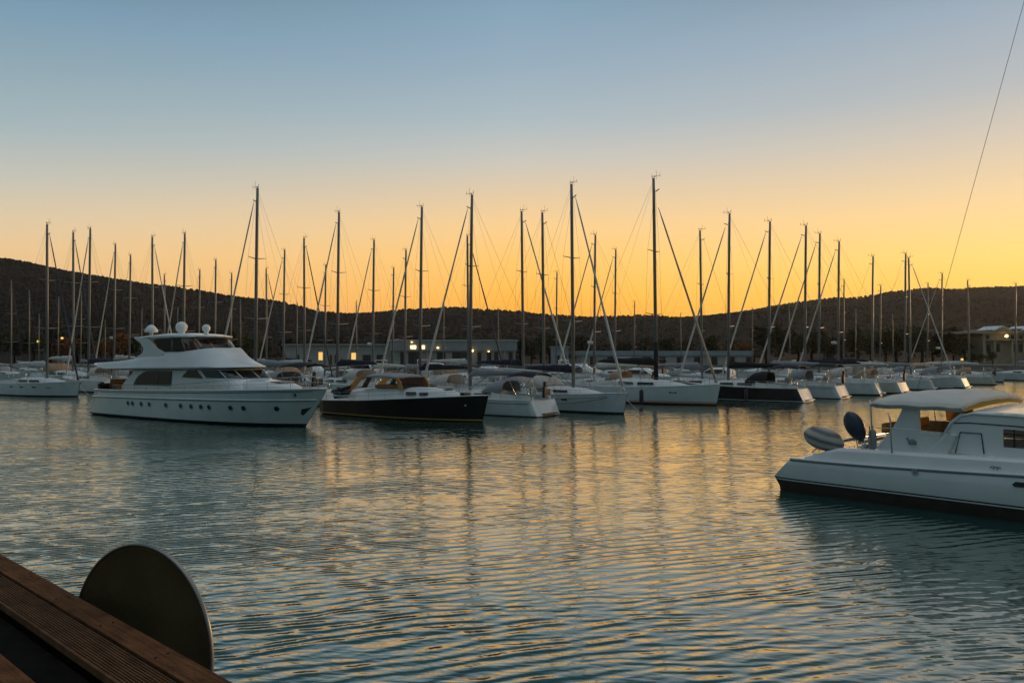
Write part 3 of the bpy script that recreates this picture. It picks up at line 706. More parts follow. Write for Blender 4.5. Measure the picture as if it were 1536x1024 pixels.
    mb = MB()
    rs = []
    for x, w, z0, z1 in ((4.15, 1.3, 5.06, 5.09), (4.3, 1.6, 5.03, 5.14), (5.5, 1.75, 5.03, 5.27), (7.0, 1.78, 5.03, 5.34), (8.6, 1.78, 5.03, 5.34), (9.5, 1.7, 5.03, 5.28), (10.2, 1.3, 5.05, 5.2), (10.55, .85, 5.07, 5.14), (10.7, .3, 5.09, 5.11)):
        rs.append([(x, -w + .1, z0), (x, -w, z0 + .05), (x, -w + .06, lerp(z0, z1, .6)), (x, -w*.6, z1 - .02), (x, 0, z1), (x, w*.6, z1 - .02), (x, w - .06, lerp(z0, z1, .6)), (x, w, z0 + .05), (x, w - .1, z0)])
    mb.rings(rs, 0, True, True); mb.build('hardtop', WHITE, root)
    for x, y, r, nm in ((6.75, 0, .365, 'large'), (9.3, 0, .25, 'small')):
        mb = MB(); mb.tube([(x, y, 5.28), (x, y, 5.45)], r*.55, 14); mb.ball((x, y, 5.4 + r*.95), (r, r, r), 20, 14); mb.build('radar_dome', WHITE, root)
    mb = MB(); rs = []
    for z, r in ((5.2, .1), (5.42, .12), (5.44, .42), (5.6, .40), (5.78, .26), (5.88, .16), (5.93, .05)):
        rs.append([(4.7 + r*1.0*cos(2*pi*k/16), -.8 + r*cos(2*pi*k/16+pi/2)*1.0, z) for k in range(16)])
    mb.rings(rs); mb.build('satellite_dome', WHITE, root)
    mb = MB()
    for p, q in (((9.6, -1.5, 5.2), (9.6, -1.7, 6.4)), ((4.5, 1.2, 5.2), (4.4, 1.3, 7.2))): mb.tube([p, q], .012, 4)
    mb.tube([(10.0, -1.3, 5.12), (11.2, -1.3, 5.10)], .018, 5); mb.tube([(3.2, -1.5, 5.15), (4.5, -1.5, 5.15)], .015, 5)
    mb.build('antenna', STEEL, root)
    # foredeck
    mb = MB(); loft_u(mb, [(13.6, 1.4, 1.9, 2.5), (14.6, 1.4, 1.95, 2.6), (15.8, 1.15, 2.0, 2.5), (16.8, .85, 2.0, 2.4), (17.5, .5, 2.02, 2.26), (17.8, .2, 2.05, 2.12)]); mb.build('foredeck_trunk', WHITE, root)
    mb = MB(); mb.box(15.9, 16.8, -.55, .55, 2.42, 2.5); mb.build('sun_pad', GREYC, root, .04)
    mb = MB()
    for sg in (-1, 1):
        ts = [lerp(.12, .975, i/26) for i in range(27)]
        hh = lambda t: .34 + .32 * smooth((t - .4) / .45)
        for k in (1, .5):
            mb.tube([h.side(t, h.top(t), -.08, sg)[:2] + (h.top(t) + hh(t)*k,) for t in ts], .018 if k == 1 else .009, 5)
        for t in ts[::2]:
            p = h.side(t, h.top(t), -.08, sg); mb.tube([p, p[:2] + (p[2] + hh(t),)], .014, 4)
    mb.build('guard_rail', STEEL, root)
    return root
yacht()

# ------------------------------------------------------------------ black hulled cruiser
def black_cruiser():
    yaw = -36.7; d = (cos(R(yaw)), sin(R(yaw))); n = (-d[1], d[0])
    root = empty('motor_cruiser', (-10.955 + n[0]*1.85, 52.02 + n[1]*1.85, 0), R(yaw))
    tag(root, 'black hulled motor cruiser with gold waterline stripe and orange lit wheelhouse', 'motor cruiser')
    h = Hull(-2.7, 10.1, 3.8, [(0, .95), (.3, 1.08), (.6, 1.32), (.85, 1.52), (1, 1.62)],
             [(0, .84), (.15, .94), (.4, 1), (.6, .96), (.75, .8), (.87, .5), (.95, .22), (1, .012)], .1, .28, .25)
    mb = MB(); h.mesh(mb, [(-.35, 0), (.10, 1), (.17, 2)], 36); mb.build('hull', [ANTIF, GOLD, BLACKH], root)
    mb = MB(); h.line(mb, None, .035, 0, .998); mb.build('toe_rail', WHITE, root)
    mb = MB(); h.deck(mb, .03, .04); mb.build('deck', DECKW, root)
    mb = MB(); loft_u(mb, [(-.2, 1.3, .95, 1.72), (1, 1.35, .98, 1.86), (4, 1.33, 1.1, 1.95), (6, 1.15, 1.2, 1.95), (7.4, .8, 1.3, 1.86), (8.2, .45, 1.38, 1.66), (8.5, .2, 1.4, 1.5)]); mb.build('coachroof', WHITE2, root)
    for sg in (-1, 1):
        for xa, xb in ((5.0, 5.75), (6.05, 6.6)):
            mb = MB(); wa, wb = 1.27, 1.13
            wa = lerp(1.33, 1.15, (xa - 4)/2) + .005; wb = lerp(1.33, 1.15, (xb - 4)/2) + .005 if xb < 6 else 1.03
            q = [(xa, sg*wa, 1.5), (xb, sg*wb, 1.53), (xb, sg*(wb - .03), 1.72), (xa, sg*(wa - .03), 1.7)]
            mb.add(q + [(x, y - sg*.06, z) for x, y, z in q], [(0, 1, 2, 3), (7, 6, 5, 4), (0, 4, 5, 1), (1, 5, 6, 2), (2, 6, 7, 3), (3, 7, 4, 0)]); mb.build('cabin_window', DARKG, root)
    # wheelhouse: open sided, canvas and timber
    mb = MB(); rs = []
    for x, w, z in ((1.15, 1.25, 2.66), (1.6, 1.36, 2.76), (2.8, 1.38, 2.82), (3.9, 1.34, 2.76), (4.35, 1.22, 2.62)):
        rs.append([(x, w*sin(a), z - .16 * (1 - cos(a)) - (.07 if k in (0, 12) else 0)) for k, a in enumerate([-pi/2 + pi*j/12 for j in range(13)])])
    mb.rings(rs, 0, False, True, False); o = mb.build('wheelhouse_roof', GREYC, root); so_ = o.modifiers.new('cloth', 'SOLIDIFY'); so_.thickness = .06
    for sg in (-1, 1):
        mb = MB(); mb.prism([(-.6, 1.62), (.1, 1.68), (.55, 1.95), (1.0, 2.35), (1.65, 2.62), (1.65, 2.72), (1.1, 2.7), (.6, 2.45), (.1, 2.08)], sg*1.2, sg*1.3); mb.build('aft_pillar', TANC, root, .02)
        mb = MB(); mb.prism([(4.35, 1.85), (4.75, 1.88), (4.6, 2.3), (4.3, 2.6), (4.05, 2.6), (4.25, 2.3)], sg*1.18, sg*1.27); mb.build('front_pillar', TANC, root, .03)
        mb = MB(); mb.prism([(1.0, 1.86), (1.5, 1.86), (2.0, 2.6), (1.6, 2.6)], sg*1.2, sg*1.22); mb.build('side_glass', SMOKE, root)
    mb = MB(); mb.prism([(2.0, 1.8), (4.4, 1.86), (4.2, 2.64), (2.1, 2.68)], 1.1, 1.16); mb.build('far_curtain', TANC, root)
    mb = MB(); mb.prism([(1.9, 1.85), (4.3, 1.87), (4.3, 2.05), (3.2, 2.15), (1.9, 2.05)], -.9, .9); mb.build('seat_back', TEAK, root, .05)
    mb = MB(); mb.add([(4.7, -1.15, 1.9), (4.7, 1.15, 1.9), (4.3, 1.12, 2.6), (4.3, -1.12, 2.6)], [(0, 1, 2, 3)]); mb.build('windscreen', SMOKE, root)
    mb = MB(); mb.tube([(-.9, -1.3, 1.62), (.1, -1.35, 1.9), (-1.9, -1.2, 1.5)], .09, 6); mb.ball((-1.2, -.9, 1.5), (.9, .5, .22)); mb.build('aft_canvas', NAVYC, root)
    mb = MB()
    for sg in (-1, 1):
        ts = [lerp(.05, .93, i/16) for i in range(17)]
        for k in (.28, .52): mb.tube([h.side(t, h.top(t), -.07, sg)[:2] + (h.top(t) + k,) for t in ts], .011, 4)
        for t in ts[::2]: p = h.side(t, h.top(t), -.07, sg); mb.tube([p, p[:2] + (p[2] + .52,)], .014, 4)
    mb.build('guard_rail', STEEL, root)
    mb = MB()
    for x in (7.2, 8.6): mb.box(x, x + .35, -.3, .3, 1.55, 1.9 if x < 8 else 1.72)
    mb.build('deck_hatch', DARKG, root, .03)
    p = Vector(h.side(.915, 1.0, .0, -1)); mb = MB(); mb.ball(p, (.17, .05, .07), 12, 6, 0, Matrix.Rotation(R(-18), 3, 'Z')); mb.build('fairlead', STEEL, root)
    return root
black_cruiser()

# ------------------------------------------------------------------ catamaran
def catamaran():
    yaw = -46.31
    root = empty('catamaran', (8.017, 24.287, 0), R(yaw))
    tag(root, 'white cruising catamaran with padded canvas roof entering from the right edge', 'catamaran')
    CT = 5.9
    def cathull(y0, sgn):
        # station: x, z of sheer, outer offset
        mb = MB(); sec = []
        xs = [-.12, .05, .25, .44, .8, 1.5, 3, 5, 7, 9, 10.5, 11.4, 11.9]
        bands = [(-.35, 0), (.33, 2), (.365, 1), (.40, 3), (.415, 2)]
        def top(x): return lerp(.42, 1.0, min(1, max(0, (x + .12) / .56))) if x < .44 else lerp(1.0, 1.3, smooth((x - .44) / 11))
        def hw(x, z):
            w = .75 * (1 if x < 7 else max(.02, 1 - ((x - 7) / 4.95) ** 2.1)); w *= min(1, .9 + (x + .12) * .2)
            return w * (.72 + .28 * min(1, max(0, (z + .35) / .9)) ** .7)
        zs = [-.35, -.1, .15, .33, .365, .375, .405, .6, .8]
        rows = []
        for x in xs:
            zt = top(x); zz = [min(z, zt - .002 * (9 - i)) for i, z in enumerate(zs)] + [zt]
            # undercut stern below the tip
            rows.append([[x + (max(0, .4 - z) * .55 if x < .05 else 0), z] for z in zz])
        nz = len(rows[0])
        def mi(i):
            z = zs[i] if i < len(zs) else 1
            return 0 if i < 3 else (1 if i == 3 else (3 if i == 4 else (1 if i == 5 else 2)))
        for s in (-1, 1):
            for i in range(nz - 1):
                m = {0: 0, 1: 0, 2: 0, 3: 3, 4: 1, 5: 1, 6: 2, 7: 2, 8: 2}[i]
                mb.rings([[(r[i][0], y0 + s*hw(x, r[i][1]), r[i][1]), (r[i+1][0], y0 + s*hw(x, r[i+1][1]), r[i+1][1])] for x, r in zip(xs, rows)], m, False, True, False)
        # stern closing and deck
        r = rows[0]; x = xs[0]
        for i in range(nz - 1):
            m = 0 if i < 3 else 2
            mb.add([(r[i][0], y0 - hw(x, r[i][1]), r[i][1]), (r[i][0], y0 + hw(x, r[i][1]), r[i][1]), (r[i+1][0], y0 + hw(x, r[i+1][1]), r[i+1][1]), (r[i+1][0], y0 - hw(x, r[i+1][1]), r[i+1][1])], [(0, 1, 2, 3)], m)
        mb.rings([[(x, y0 - hw(x, top(x)), top(x)), (x, y0 + hw(x, top(x)), top(x))] for x in xs], 2, False, False, False)
        hl = mb.build('hull', [ANTIF, STRIPEB, WHITE, WSTR], root)
        for s in (-1, 1):
            mb = MB(); mb.tube([(x, y0 + s*(hw(x, top(x)) + .005), top(x)) for x in xs[3:]], .035, 6); mb.build('gunwale', WHITE2, root)
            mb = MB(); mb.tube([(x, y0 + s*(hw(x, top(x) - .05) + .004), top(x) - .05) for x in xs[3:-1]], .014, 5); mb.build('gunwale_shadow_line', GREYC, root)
        return hw, top
    hw, top = cathull(.75, 1); cathull(CT, 1)
    # deck moulding above each hull (raised side deck)
    for y0 in (.75, CT):
        mb = MB(); rs = []
        for x, z, w in ((.75, 1.06, .45), (1.0, 1.14, .52), (1.4, 1.28, .55), (1.8, 1.41, .56), (2.8, 1.45, .57), (4.4, 1.48, .58), (6.5, 1.53, .58), (9, 1.56, .5), (11, 1.5, .22), (11.5, 1.44, .05)):
            zb = top(x) - .01
            rs.append([(x, y0 - w - .08, zb), (x, y0 - w, lerp(zb, z, .8)), (x, y0 - w + .07, z), (x, y0 + w - .07, z), (x, y0 + w, lerp(zb, z, .8)), (x, y0 + w + .08, zb)])
        mb.rings(rs, 0, True, False); mb.build('side_deck', WHITE, root, .02)
    mb = MB(); mb.box(1.9, 9.2, 1.2, CT - .5, .75, 1.38); mb.build('bridge_deck', WHITE2, root, .04)
    mb = MB(); mb.box(9.2, 11.3, 1.2, CT - .5, 1.30, 1.33); mb.build('trampoline', GREYC, root)
    mb = MB(); mb.tube([(1.95, 1.3, 1.5), (1.95, CT - .6, 1.5)], .05, 8); mb.tube([(1.2, 1.2, 1.45), (1.2, CT - .5, 1.45)], .05, 8); mb.build('davit_beam', STEEL, root)
    # cabin with window openings
    y1, y2 = .62, CT + .02
    prof = [(4.2, 1.5), (4.35, 1.75), (4.5, 2.05), (4.66, 2.35), (4.9, 2.56), (5.2, 2.64), (6.2, 2.62), (7.4, 2.52), (8.4, 2.2), (9.1, 1.55)]
    for yy, wx0 in ((y1, 5.9), (y2, 4.95)):
        mb = MB(); wx1, wz0, wz1 = 8.1, 1.76, 2.22
        t = .05
        mb.prism([(4.2, 1.5), (4.35, 1.75), (4.5, 2.05), (4.66, 2.35), (4.9, 2.56), (wx0, 2.62), (wx0, 1.5)] if wx0 > 5 else [(4.2, 1.5), (4.35, 1.75), (4.5, 2.05), (4.66, 2.35), (4.9, 2.56), (wx0, 2.58), (wx0, 1.5)], yy, yy + t)
        mb.prism([(wx0, 1.5), (wx0, wz0), (wx1, wz0), (wx1, 1.5)], yy, yy + t)
        mb.prism([(wx0, wz1), (wx0, 2.6), (6.2, 2.62), (7.4, 2.52), (wx1, 2.3), (wx1, wz1)], yy, yy + t)
        mb.prism([(wx1, 1.5), (wx1, 2.3), (8.4, 2.2), (9.1, 1.55), (9.1, 1.5)], yy, yy + t)
        cs = mb.build('cabin_side', WHITE, root)
        mb = MB(); mb.box(wx0, wx1, yy + .02, yy + .03, wz0, wz1); wn = mb.build('cabin_window', GLASS, root)
        mb = MB()
        for xx in (wx0 + .22, 7.0): mb.box(xx, xx + .04, yy + .005, yy + .045, wz0, wz1)
        mb.box(wx0, wx1, yy + .012, yy + .038, 2.08, 2.11); mb.build('window_bar', STRIPEB, wn)
    mb = MB(); rs = []
    for i, (x, z) in enumerate([(4.55, 2.12), (4.66, 2.35), (4.9, 2.56), (5.2, 2.64), (6.2, 2.63), (7.4, 2.53), (8.4, 2.21), (9.15, 1.5)]):
        rs.append([(x, lerp(y1 - .03, y2 + .08, k/12), z - .04 + .07 * (1 - (2*k/12 - 1)**2) * (1 if 0 < i < 7 else .5)) for k in range(13)])
    mb.rings(rs, 0, False, True, False); o = mb.build('coachroof', WHITE, root); s_ = o.modifiers.new('shell', 'SOLIDIFY'); s_.thickness = .05
    mb = MB(); mb.tube([(4.75, y1 - .005, 2.30), (5.1, y1 - .005, 2.33), (6.2, y1 - .005, 2.31), (7.6, y1 - .005, 2.24)], .016, 5); mb.build('roof_moulding', STRIPEB, root)
    mb = MB(); mb.tube([(4.78, y1 - .012, 1.52), (4.9, y1 - .012, 2.07), (5.4, y1 - .012, 2.07), (5.46, y1 - .012, 1.55)], .016, 5); mb.build('door_outline', STRIPEB, root)
    # cockpit coaming and arch pillars
    for yy in (.78, CT - .25):
        mb = MB(); mb.prism([(2.5, 1.4), (2.7, 1.52), (3.1, 2.05), (3.3, 2.45), (3.44, 2.82), (3.80, 2.82), (3.82, 2.0), (4.4, 2.0), (4.3, 1.4)] if yy < 2 else [(2.5, 1.4), (2.7, 1.52), (3.1, 2.05), (3.44, 2.8), (3.7, 2.8), (3.75, 1.75), (4.4, 1.7), (4.3, 1.4)], yy, yy + .14); mb.build('arch_pillar', WHITE, root, .03)
    mb = MB(); mb.prism([(4.0, 1.42), (4.6, 1.42), (4.85, 2.0), (4.62, 2.02)], .5, .64); mb.build('cabin_bolster', WHITE2, root, .03)
    mb = MB(); mb.box(2.6, 3.1, 1.6, CT - 1, 1.4, 1.8); mb.box(2.5, 2.66, 1.5, CT - .9, 1.8, 2.1); mb.build('cockpit_seat', TANC, root, .05)
    mb = MB(); mb.prism([(2.2, 1.45), (4.0, 1.45), (4.0, 1.96), (2.2, 1.94)], CT - .5, CT - .42); mb.build('far_coaming', TEAK, root)
    mb = MB(); mb.prism([(2.97, 1.95), (3.75, 1.95), (3.75, 2.86), (2.35, 2.86), (2.6, 2.76), (2.82, 2.55), (2.94, 2.25)], CT - .32, CT - .3); mb.build('side_curtain', YELC, root)
    # padded canvas roof
    mb = MB(); rs = []
    ny = 22
    for i in range(25):
        a = i / 24; x = lerp(2.42, 5.05, a)
        ring = []
        for k in range(ny + 1):
            b = k / ny; y = lerp(.55, CT + .3, b); q = 1 - abs(2*b - 1)**2.6
            edge = 1 - abs(2*a - 1)**5
            z = 2.74 + .17 * q * (.55 + .45*edge) * (.7 + .85*a) + .12 * edge * min(1, q*3) + .012 * sin(k*1.3 + i*.8)
            if i == 0: z -= .05
            ring.append((x + .18 * (1 - q) * (1 if a < .5 else -.4) * (1 - edge), y, z))
        rs.append(ring)
    mb.rings(rs, 0, False, True, False); o = mb.build('bimini_roof', ROOFC, root); s_ = o.modifiers.new('shell', 'SOLIDIFY'); s_.thickness = .15
    mb = MB(); mb.tube([rs[i][0][:2] + (rs[i][0][2] - .03,) for i in range(25)], .045, 6); mb.tube([rs[i][-1][:2] + (rs[i][-1][2] - .03,) for i in range(25)], .045, 6); mb.tube([(p[0], p[1], p[2] - .03) for p in rs[0]], .04, 6); mb.build('roof_hem', ROOFC, root)
    mb = MB(); mb.rings([[(p[0] - .06, p[1], p[2] - .05) for p in rs[-1]], [(p[0] + .05, p[1], 2.62 + .10 * (1 - abs(2*k/ny - 1)**2)) for k, p in enumerate(rs[-1])]], 0, False, True, False); mb.build('front_flap', YELC, root)
    for x, y in ((2.45, .85), (2.5, 3.2), (2.5, CT - .1)):
        mb = MB(); mb.tube([(x + .1, y, 1.42), (x, y, 2.8)], .022, 6); mb.build('bimini_pole', STEEL, root)
    # stern rails
    for nm, pts, r in (('stanchion', [(1.71, .3, 1.1), (1.71, .3, 1.42)], .014), ('stanchion', [(2.53, .2, 1.16), (2.44, .3, 1.62)], .016),
                       ('tall_stanchion', [(3.33, .2, 1.16), (3.27, .24, 1.8), (3.25, .25, 2.3), (3.17, .3, 2.5)], .022), ('stern_rail', [(2.7, .35, 1.44), (2.66, .3, 2.1), (2.9, .3, 2.06), (3.3, .26, 2.08), (4.7, .5, 2.04)], .014),
                       ('stanchion', [(1.5, .9, 1.44), (1.5, .9, 1.75)], .014), ('stanchion', [(1.5, 2, 1.44), (1.5, 2, 1.7)], .014)):
        mb = MB(); mb.tube(pts, r, 6); mb.build(nm, STEEL, root)
    mb = MB(); mb.disc((3.98, -.005, .98), (0, 1, 0), .085, .03, 16); o = mb.build('hull_vent', STEEL, root)
    mb = MB(); mb.disc((3.98, -.02, .98), (0, 1, 0), .05, .03, 14); mb.build('vent_hole', GREYC, o)
    mb = MB(); mb.prism([(6.25, .93), (6.32, 1.0), (8.2, 1.02), (8.2, .9), (6.3, .88)], -.02, .03); mb.build('hull_window', DARKG, root)
    for x, y, z in ((1.85, .25, 1.2), (5.85, .12, 1.26)):
        mb = MB(); mb.tube([(x - .12, y, z + .02), (x - .05, y, z + .06), (x + .05, y, z + .06), (x + .12, y, z + .02)], .018, 5); mb.tube([(x - .04, y, z + .05), (x - .04, y, z - .04)], .016, 5); mb.tube([(x + .04, y, z + .05), (x + .04, y, z - .04)], .016, 5); mb.build('deck_cleat', STEEL, root)
    mb = MB(); mb.box(3.55, 3.75, .72, .78, 1.62, 1.72); mb.tube([(3.5, .74, 1.82), (3.56, .74, 1.7)], .02, 5); mb.ball((3.66, .7, 1.72), (.07, .07, .07)); mb.build('winch', GREYC, root)
    # mast (off to the right of the photo) with its backstay
    mb = MB(); mb.tube([(6.6, 3.3, 2.7), (6.6, 3.3, 17.0)], [.13, .09], 10); mb.build('mast', ALU, root)
    mb = MB(); mb.tube([(6.55, 3.3, 16.9), (1.6, CT - .1, 1.4)], .0075, 5); mb.build('backstay', WIRE, root)
    M = root.matrix_basis.copy()
    return root, Matrix.Translation(root.location) @ Matrix.Rotation(R(yaw), 4, 'Z')
CAT, CM = catamaran()
def on_cat(mb, name, m, pos, rot, label, cat, parts=()):
    o = mb.build(name, m)
    o.matrix_world = CM @ Matrix.Translation(pos) @ rot
    tag(o, label, cat)
    for n2, b2, m2 in parts: b2.build(n2, m2, o)
    return o
# striped covered bundle
bund = bpy.data.materials.new('striped_cover'); bund.use_nodes = True
_n = bund.node_tree; _b = _n.nodes['Principled BSDF']; _b.inputs['Roughness'].default_value = .8
_t = _n.nodes.new('ShaderNodeTexCoord'); _w = _n.nodes.new('ShaderNodeTexWave'); _w.bands_direction = 'Z'; _w.inputs['Scale'].default_value = 1.35; _w.inputs['Distortion'].default_value = 1.2; _w.inputs['Detail'].default_value = 3
_r = _n.nodes.new('ShaderNodeValToRGB'); _r.color_ramp.elements[0].color = (.17, .16, .15, 1); _r.color_ramp.elements[1].color = (.52, .48, .43, 1); _r.color_ramp.elements[1].position = .8
_n.links.new(_t.outputs['Object'], _w.inputs['Vector']); _n.links.new(_w.outputs[0], _r.inputs[0]); _n.links.new(_r.outputs[0], _b.inputs['Base Color'])
mb = MB(); rs = []
for i in range(15):
    x = lerp(-.62, .62, i/14); r = .34 * max(.03, (1 - abs(x/.625)**2.3)) ** .62
    rs.append([(x, r*1.1*cos(2*pi*k/18), r*sin(2*pi*k/18)*(1 + .03*sin(k*3.1+i))) for k in range(18)])
mb.rings(rs)
st = MB(); st.tube([(-.1, 0, -.3), (-.25, 0, -.5)], .02, 5); st.tube([(.15, 0, -.3), (.1, 0, -.52)], .02, 5)
on_cat(mb, 'covered_bundle', bund, (1.18, .62, 1.60), Matrix.Rotation(R(14), 4, 'Y'), 'grey and brown striped rounded bundle resting on the catamaran stern', 'bundle', [('support', st, STEEL)])
# dark engine cover
mb = MB(); rs = []
for i in range(13):
    a = i / 12; z = lerp(-.46, .46, a); r = .27 * max(.02, sin(pi * min(.995, max(.005, a)))) ** .45 * (1 + .22 * (a - .5))
    rs.append([(r*cos(2*pi*k/18), r*.8*sin(2*pi*k/18), z) for k in range(18)])
mb.rings(rs)
st = MB(); st.tube([(0, 0, -.42), (.1, 0, -.8)], .03, 6); st.tube([(-.15, 0, -.35), (-.22, 0, -.62)], .015, 5)
st.box(-.3, .1, -.1, .1, -.66, -.6)
BLUEC = mat('blue_black_cover', (.012, .035, .06), .4, noise=.2, nscale=4)
on_cat(mb, 'outboard_engine', BLUEC, (2.06, .75, 2.02), Matrix.Rotation(R(-28), 4, 'Y'), 'dark blue covered outboard engine tilted on the catamaran stern rail', 'outboard engine', [('bracket', st, STEEL)])
mb = MB()
pts = [(0, 0, -.3), (0, 0, -.26), (0, 0, -.18), (0, 0, .1), (0, 0, .2), (0, 0, .26), (0, 0, .28)]
mb.tube(pts, [.05, .1, .115, .115, .10, .06, .02], 14)
st = MB(); st.tube([(0, 0, .27), (0, 0, .38)], .012, 5)
on_cat(mb, 'boat_fender', GREYC, (2.68, .45, 1.73), Matrix.Identity(4), 'short grey cylindrical fender standing beside the catamaran arch pillar', 'fender', [('rope', st, WIRE)])

def fender(X, Y, z, ln, r, label):
    mb = MB(); mb.tube([(0, 0, -ln/2), (0, 0, -ln/2 + .06), (0, 0, -ln/2 + .14), (0, 0, ln/2 - .14), (0, 0, ln/2 - .06), (0, 0, ln/2)], [r*.4, r*.85, r, r, r*.85, r*.3], 10)
    o = mb.build('boat_fender', FENDR); o.location = (X, Y, z); tag(o, label, 'fender')
    mb = MB(); mb.tube([(0, 0, ln/2 - .02), (0, 0, ln/2 + .4)], .012, 4); mb.build('rope', WIRE, o)
fender(px(962, 61.5), 61.5, .75, 1.1, .17, 'dark fender hanging on the side of the white boat with tan furled sail')
fender(px(1119, 66.2), 66.2, .62, .9, .15, 'dark fender hanging on the side of the dark hulled sailboat')

# ------------------------------------------------------------------ foreground timber railing and round sign
RUST = mat('brown_timber', (.150, .064, .029), .9, noise=.3, nscale=9, bump=.3, bscale=60, spec=.08)
RIDG = mat('grooved_decking', (.155, .076, .040), .9, noise=.25, nscale=14, bump=.2, bscale=80, spec=.08)
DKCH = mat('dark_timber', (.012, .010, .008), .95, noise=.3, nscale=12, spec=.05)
def grain(m, sc):
    """long streaks along the boards"""
    n = m.node_tree; b = n.nodes['Principled BSDF']; src = b.inputs['Base Color'].links[0].from_socket
    tc = n.nodes.new('ShaderNodeTexCoord'); mp = n.nodes.new('ShaderNodeMapping'); mp.inputs['Scale'].default_value = (1.2, sc, sc)
    t = n.nodes.new('ShaderNodeTexNoise'); t.inputs['Scale'].default_value = 3; t.inputs['Detail'].default_value = 6; t.inputs['Roughness'].default_value = .65
    mr = n.nodes.new('ShaderNodeMapRange'); mr.inputs[1].default_value = .3; mr.inputs[2].default_value = .7; mr.inputs[3].default_value = .55; mr.inputs[4].default_value = 1.25
    v = n.nodes.new('ShaderNodeVectorMath'); v.operation = 'SCALE'
    n.links.new(tc.outputs['Object'], mp.inputs[0]); n.links.new(mp.outputs[0], t.inputs['Vector']); n.links.new(t.outputs['Fac'], mr.inputs[0])
    n.links.new(src, v.inputs[0]); n.links.new(mr.outputs[0], v.inputs['Scale']); n.links.new(v.outputs[0], b.inputs['Base Color'])
grain(RUST, 26); grain(RIDG, 40)
def railing():
    ax, ay = -2.721, 4.310; dx, dy = .7385, -.6743           # along the rail, towards the lower right
    root = empty('timber_railing', (ax, ay, 0), math.atan2(dy, dx))
    tag(root, 'brown timber railing top with a grooved board, crossing the lower left corner', 'railing')
    # local x along the rail, local -y inwards (towards the terrace)
    X0, X1, z = -3.2, 6.0, 3.1
    mb = MB(); mb.box(X0, X1, -.106, 0, z - .05, z)
    for k in range(18):
        for y in (-.03, -.078): mb.disc((X0 + .22 + k*.5 + .006*sin(k*7 + y*90), y, z + .0005), (0, 0, 1), .0045, .003, 10, 1)
    mb.build('cap_board', [RUST, DKCH], root)
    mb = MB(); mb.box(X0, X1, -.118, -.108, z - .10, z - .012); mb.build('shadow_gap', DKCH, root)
    mb = MB(); n = 11; w0, w1 = -.245, -.120
    prof = []
    for i in range(n):
        a = lerp(w1, w0, i / n); b = lerp(w1, w0, (i + 1) / n); e = (a - b)
        prof += [(a, z - .022), (a - e*.03, z - .0035), (a - e*.50, z - .0035), (a - e*.54, z - .022)]
    prof += [(w0, z - .004), (w0 - .012, z - .004), (w0 - .014, z - .03), (w1, z - .03)]
    k = len(prof)
    vs = [(X0, y, zz) for y, zz in prof] + [(X1, y, zz) for y, zz in prof]
    mb.add(vs, [(i, (i+1) % k, k + (i+1) % k, k + i) for i in range(k)]); mb.build('grooved_board', RIDG, root)
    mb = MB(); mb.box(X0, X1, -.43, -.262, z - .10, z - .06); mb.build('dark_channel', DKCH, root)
    mb = MB(); mb.box(X0, X1, -.60, -.432, z - .05, z - .008); mb.build('inner_board', RUST, root, .006)
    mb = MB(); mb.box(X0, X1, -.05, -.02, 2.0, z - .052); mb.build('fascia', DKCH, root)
    for k in range(5):
        mb = MB(); x = X0 + .6 + k * 1.9; mb.box(x, x + .1, -.30, -.19, 2.52, z - .052 - .06); mb.build('post', DKCH, root)
    return root, Matrix.Translation((ax, ay, 0)) @ Matrix.Rotation(math.atan2(dy, dx), 4, 'Z')
RAIL, RM = railing()
mb = MB(); q = [RM @ Vector(p) for p in ((-3.2, -.05, 0), (6, -.05, 0), (6, -7, 0), (-3.2, -7, 0))]
mb.prismz([(p.x, p.y) for p in q], 2.38, 2.5); o = mb.build('terrace_deck', RUST); tag(o, kind='structure')
for i in range(4):
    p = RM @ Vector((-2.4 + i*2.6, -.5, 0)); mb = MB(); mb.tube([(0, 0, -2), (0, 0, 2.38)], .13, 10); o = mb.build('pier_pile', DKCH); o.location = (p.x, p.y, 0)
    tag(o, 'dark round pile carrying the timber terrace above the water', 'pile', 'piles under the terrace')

DISCM = mat('dark_olive_metal', (.115, .080, .038), .85, spec=.1, noise=.25, nscale=3, bump=.1, bscale=30)
root = empty('satellite_dish', (-1.672, 3.6, 0), 0)
tag(root, 'dark olive round dish with thin pale rim standing outside the timber railing', 'dish')
nrm = Vector((-.449, -.893, .03)).normalized(); c = Vector((0, 0, 2.885)); r = .445
dv = nrm.cross(Vector((0, 0, 1))).normalized(); dw = dv.cross(nrm)
if dw.z < 0: dw = -dw
def dpt(a, rr, off): return c + (dv*cos(a) + dw*sin(a)) * rr + nrm*off
mb = MB(); NS = 72
mb.rings([[tuple(dpt(2*pi*k/NS, rr, off)) for k in range(NS)] for rr, off in ((.002, -.058), (r*.5, -.048), (r*.985, -.012), (r*.985, .0), (r*.95, -.006), (r*.7, -.026), (r*.35, -.040), (.002, -.046))], 0, False, True); mb.build('dish', DISCM, root)
mb = MB(); mb.rings([[tuple(dpt(2*pi*k/NS, r*.985 + a, b)) for a, b in ((0, -.016), (.010, -.016), (.014, -.008), (.010, .002), (0, .003))] for k in range(NS + 1)], 0, False, True); mb.build('rim', mat('dull_metal_rim', (.30, .28, .26), .35, .7), root)
mb = MB(); mb.tube([(.03, .10, .3), (.03, .10, 2.95)], .03, 10); mb.build('post', DKCH, root)

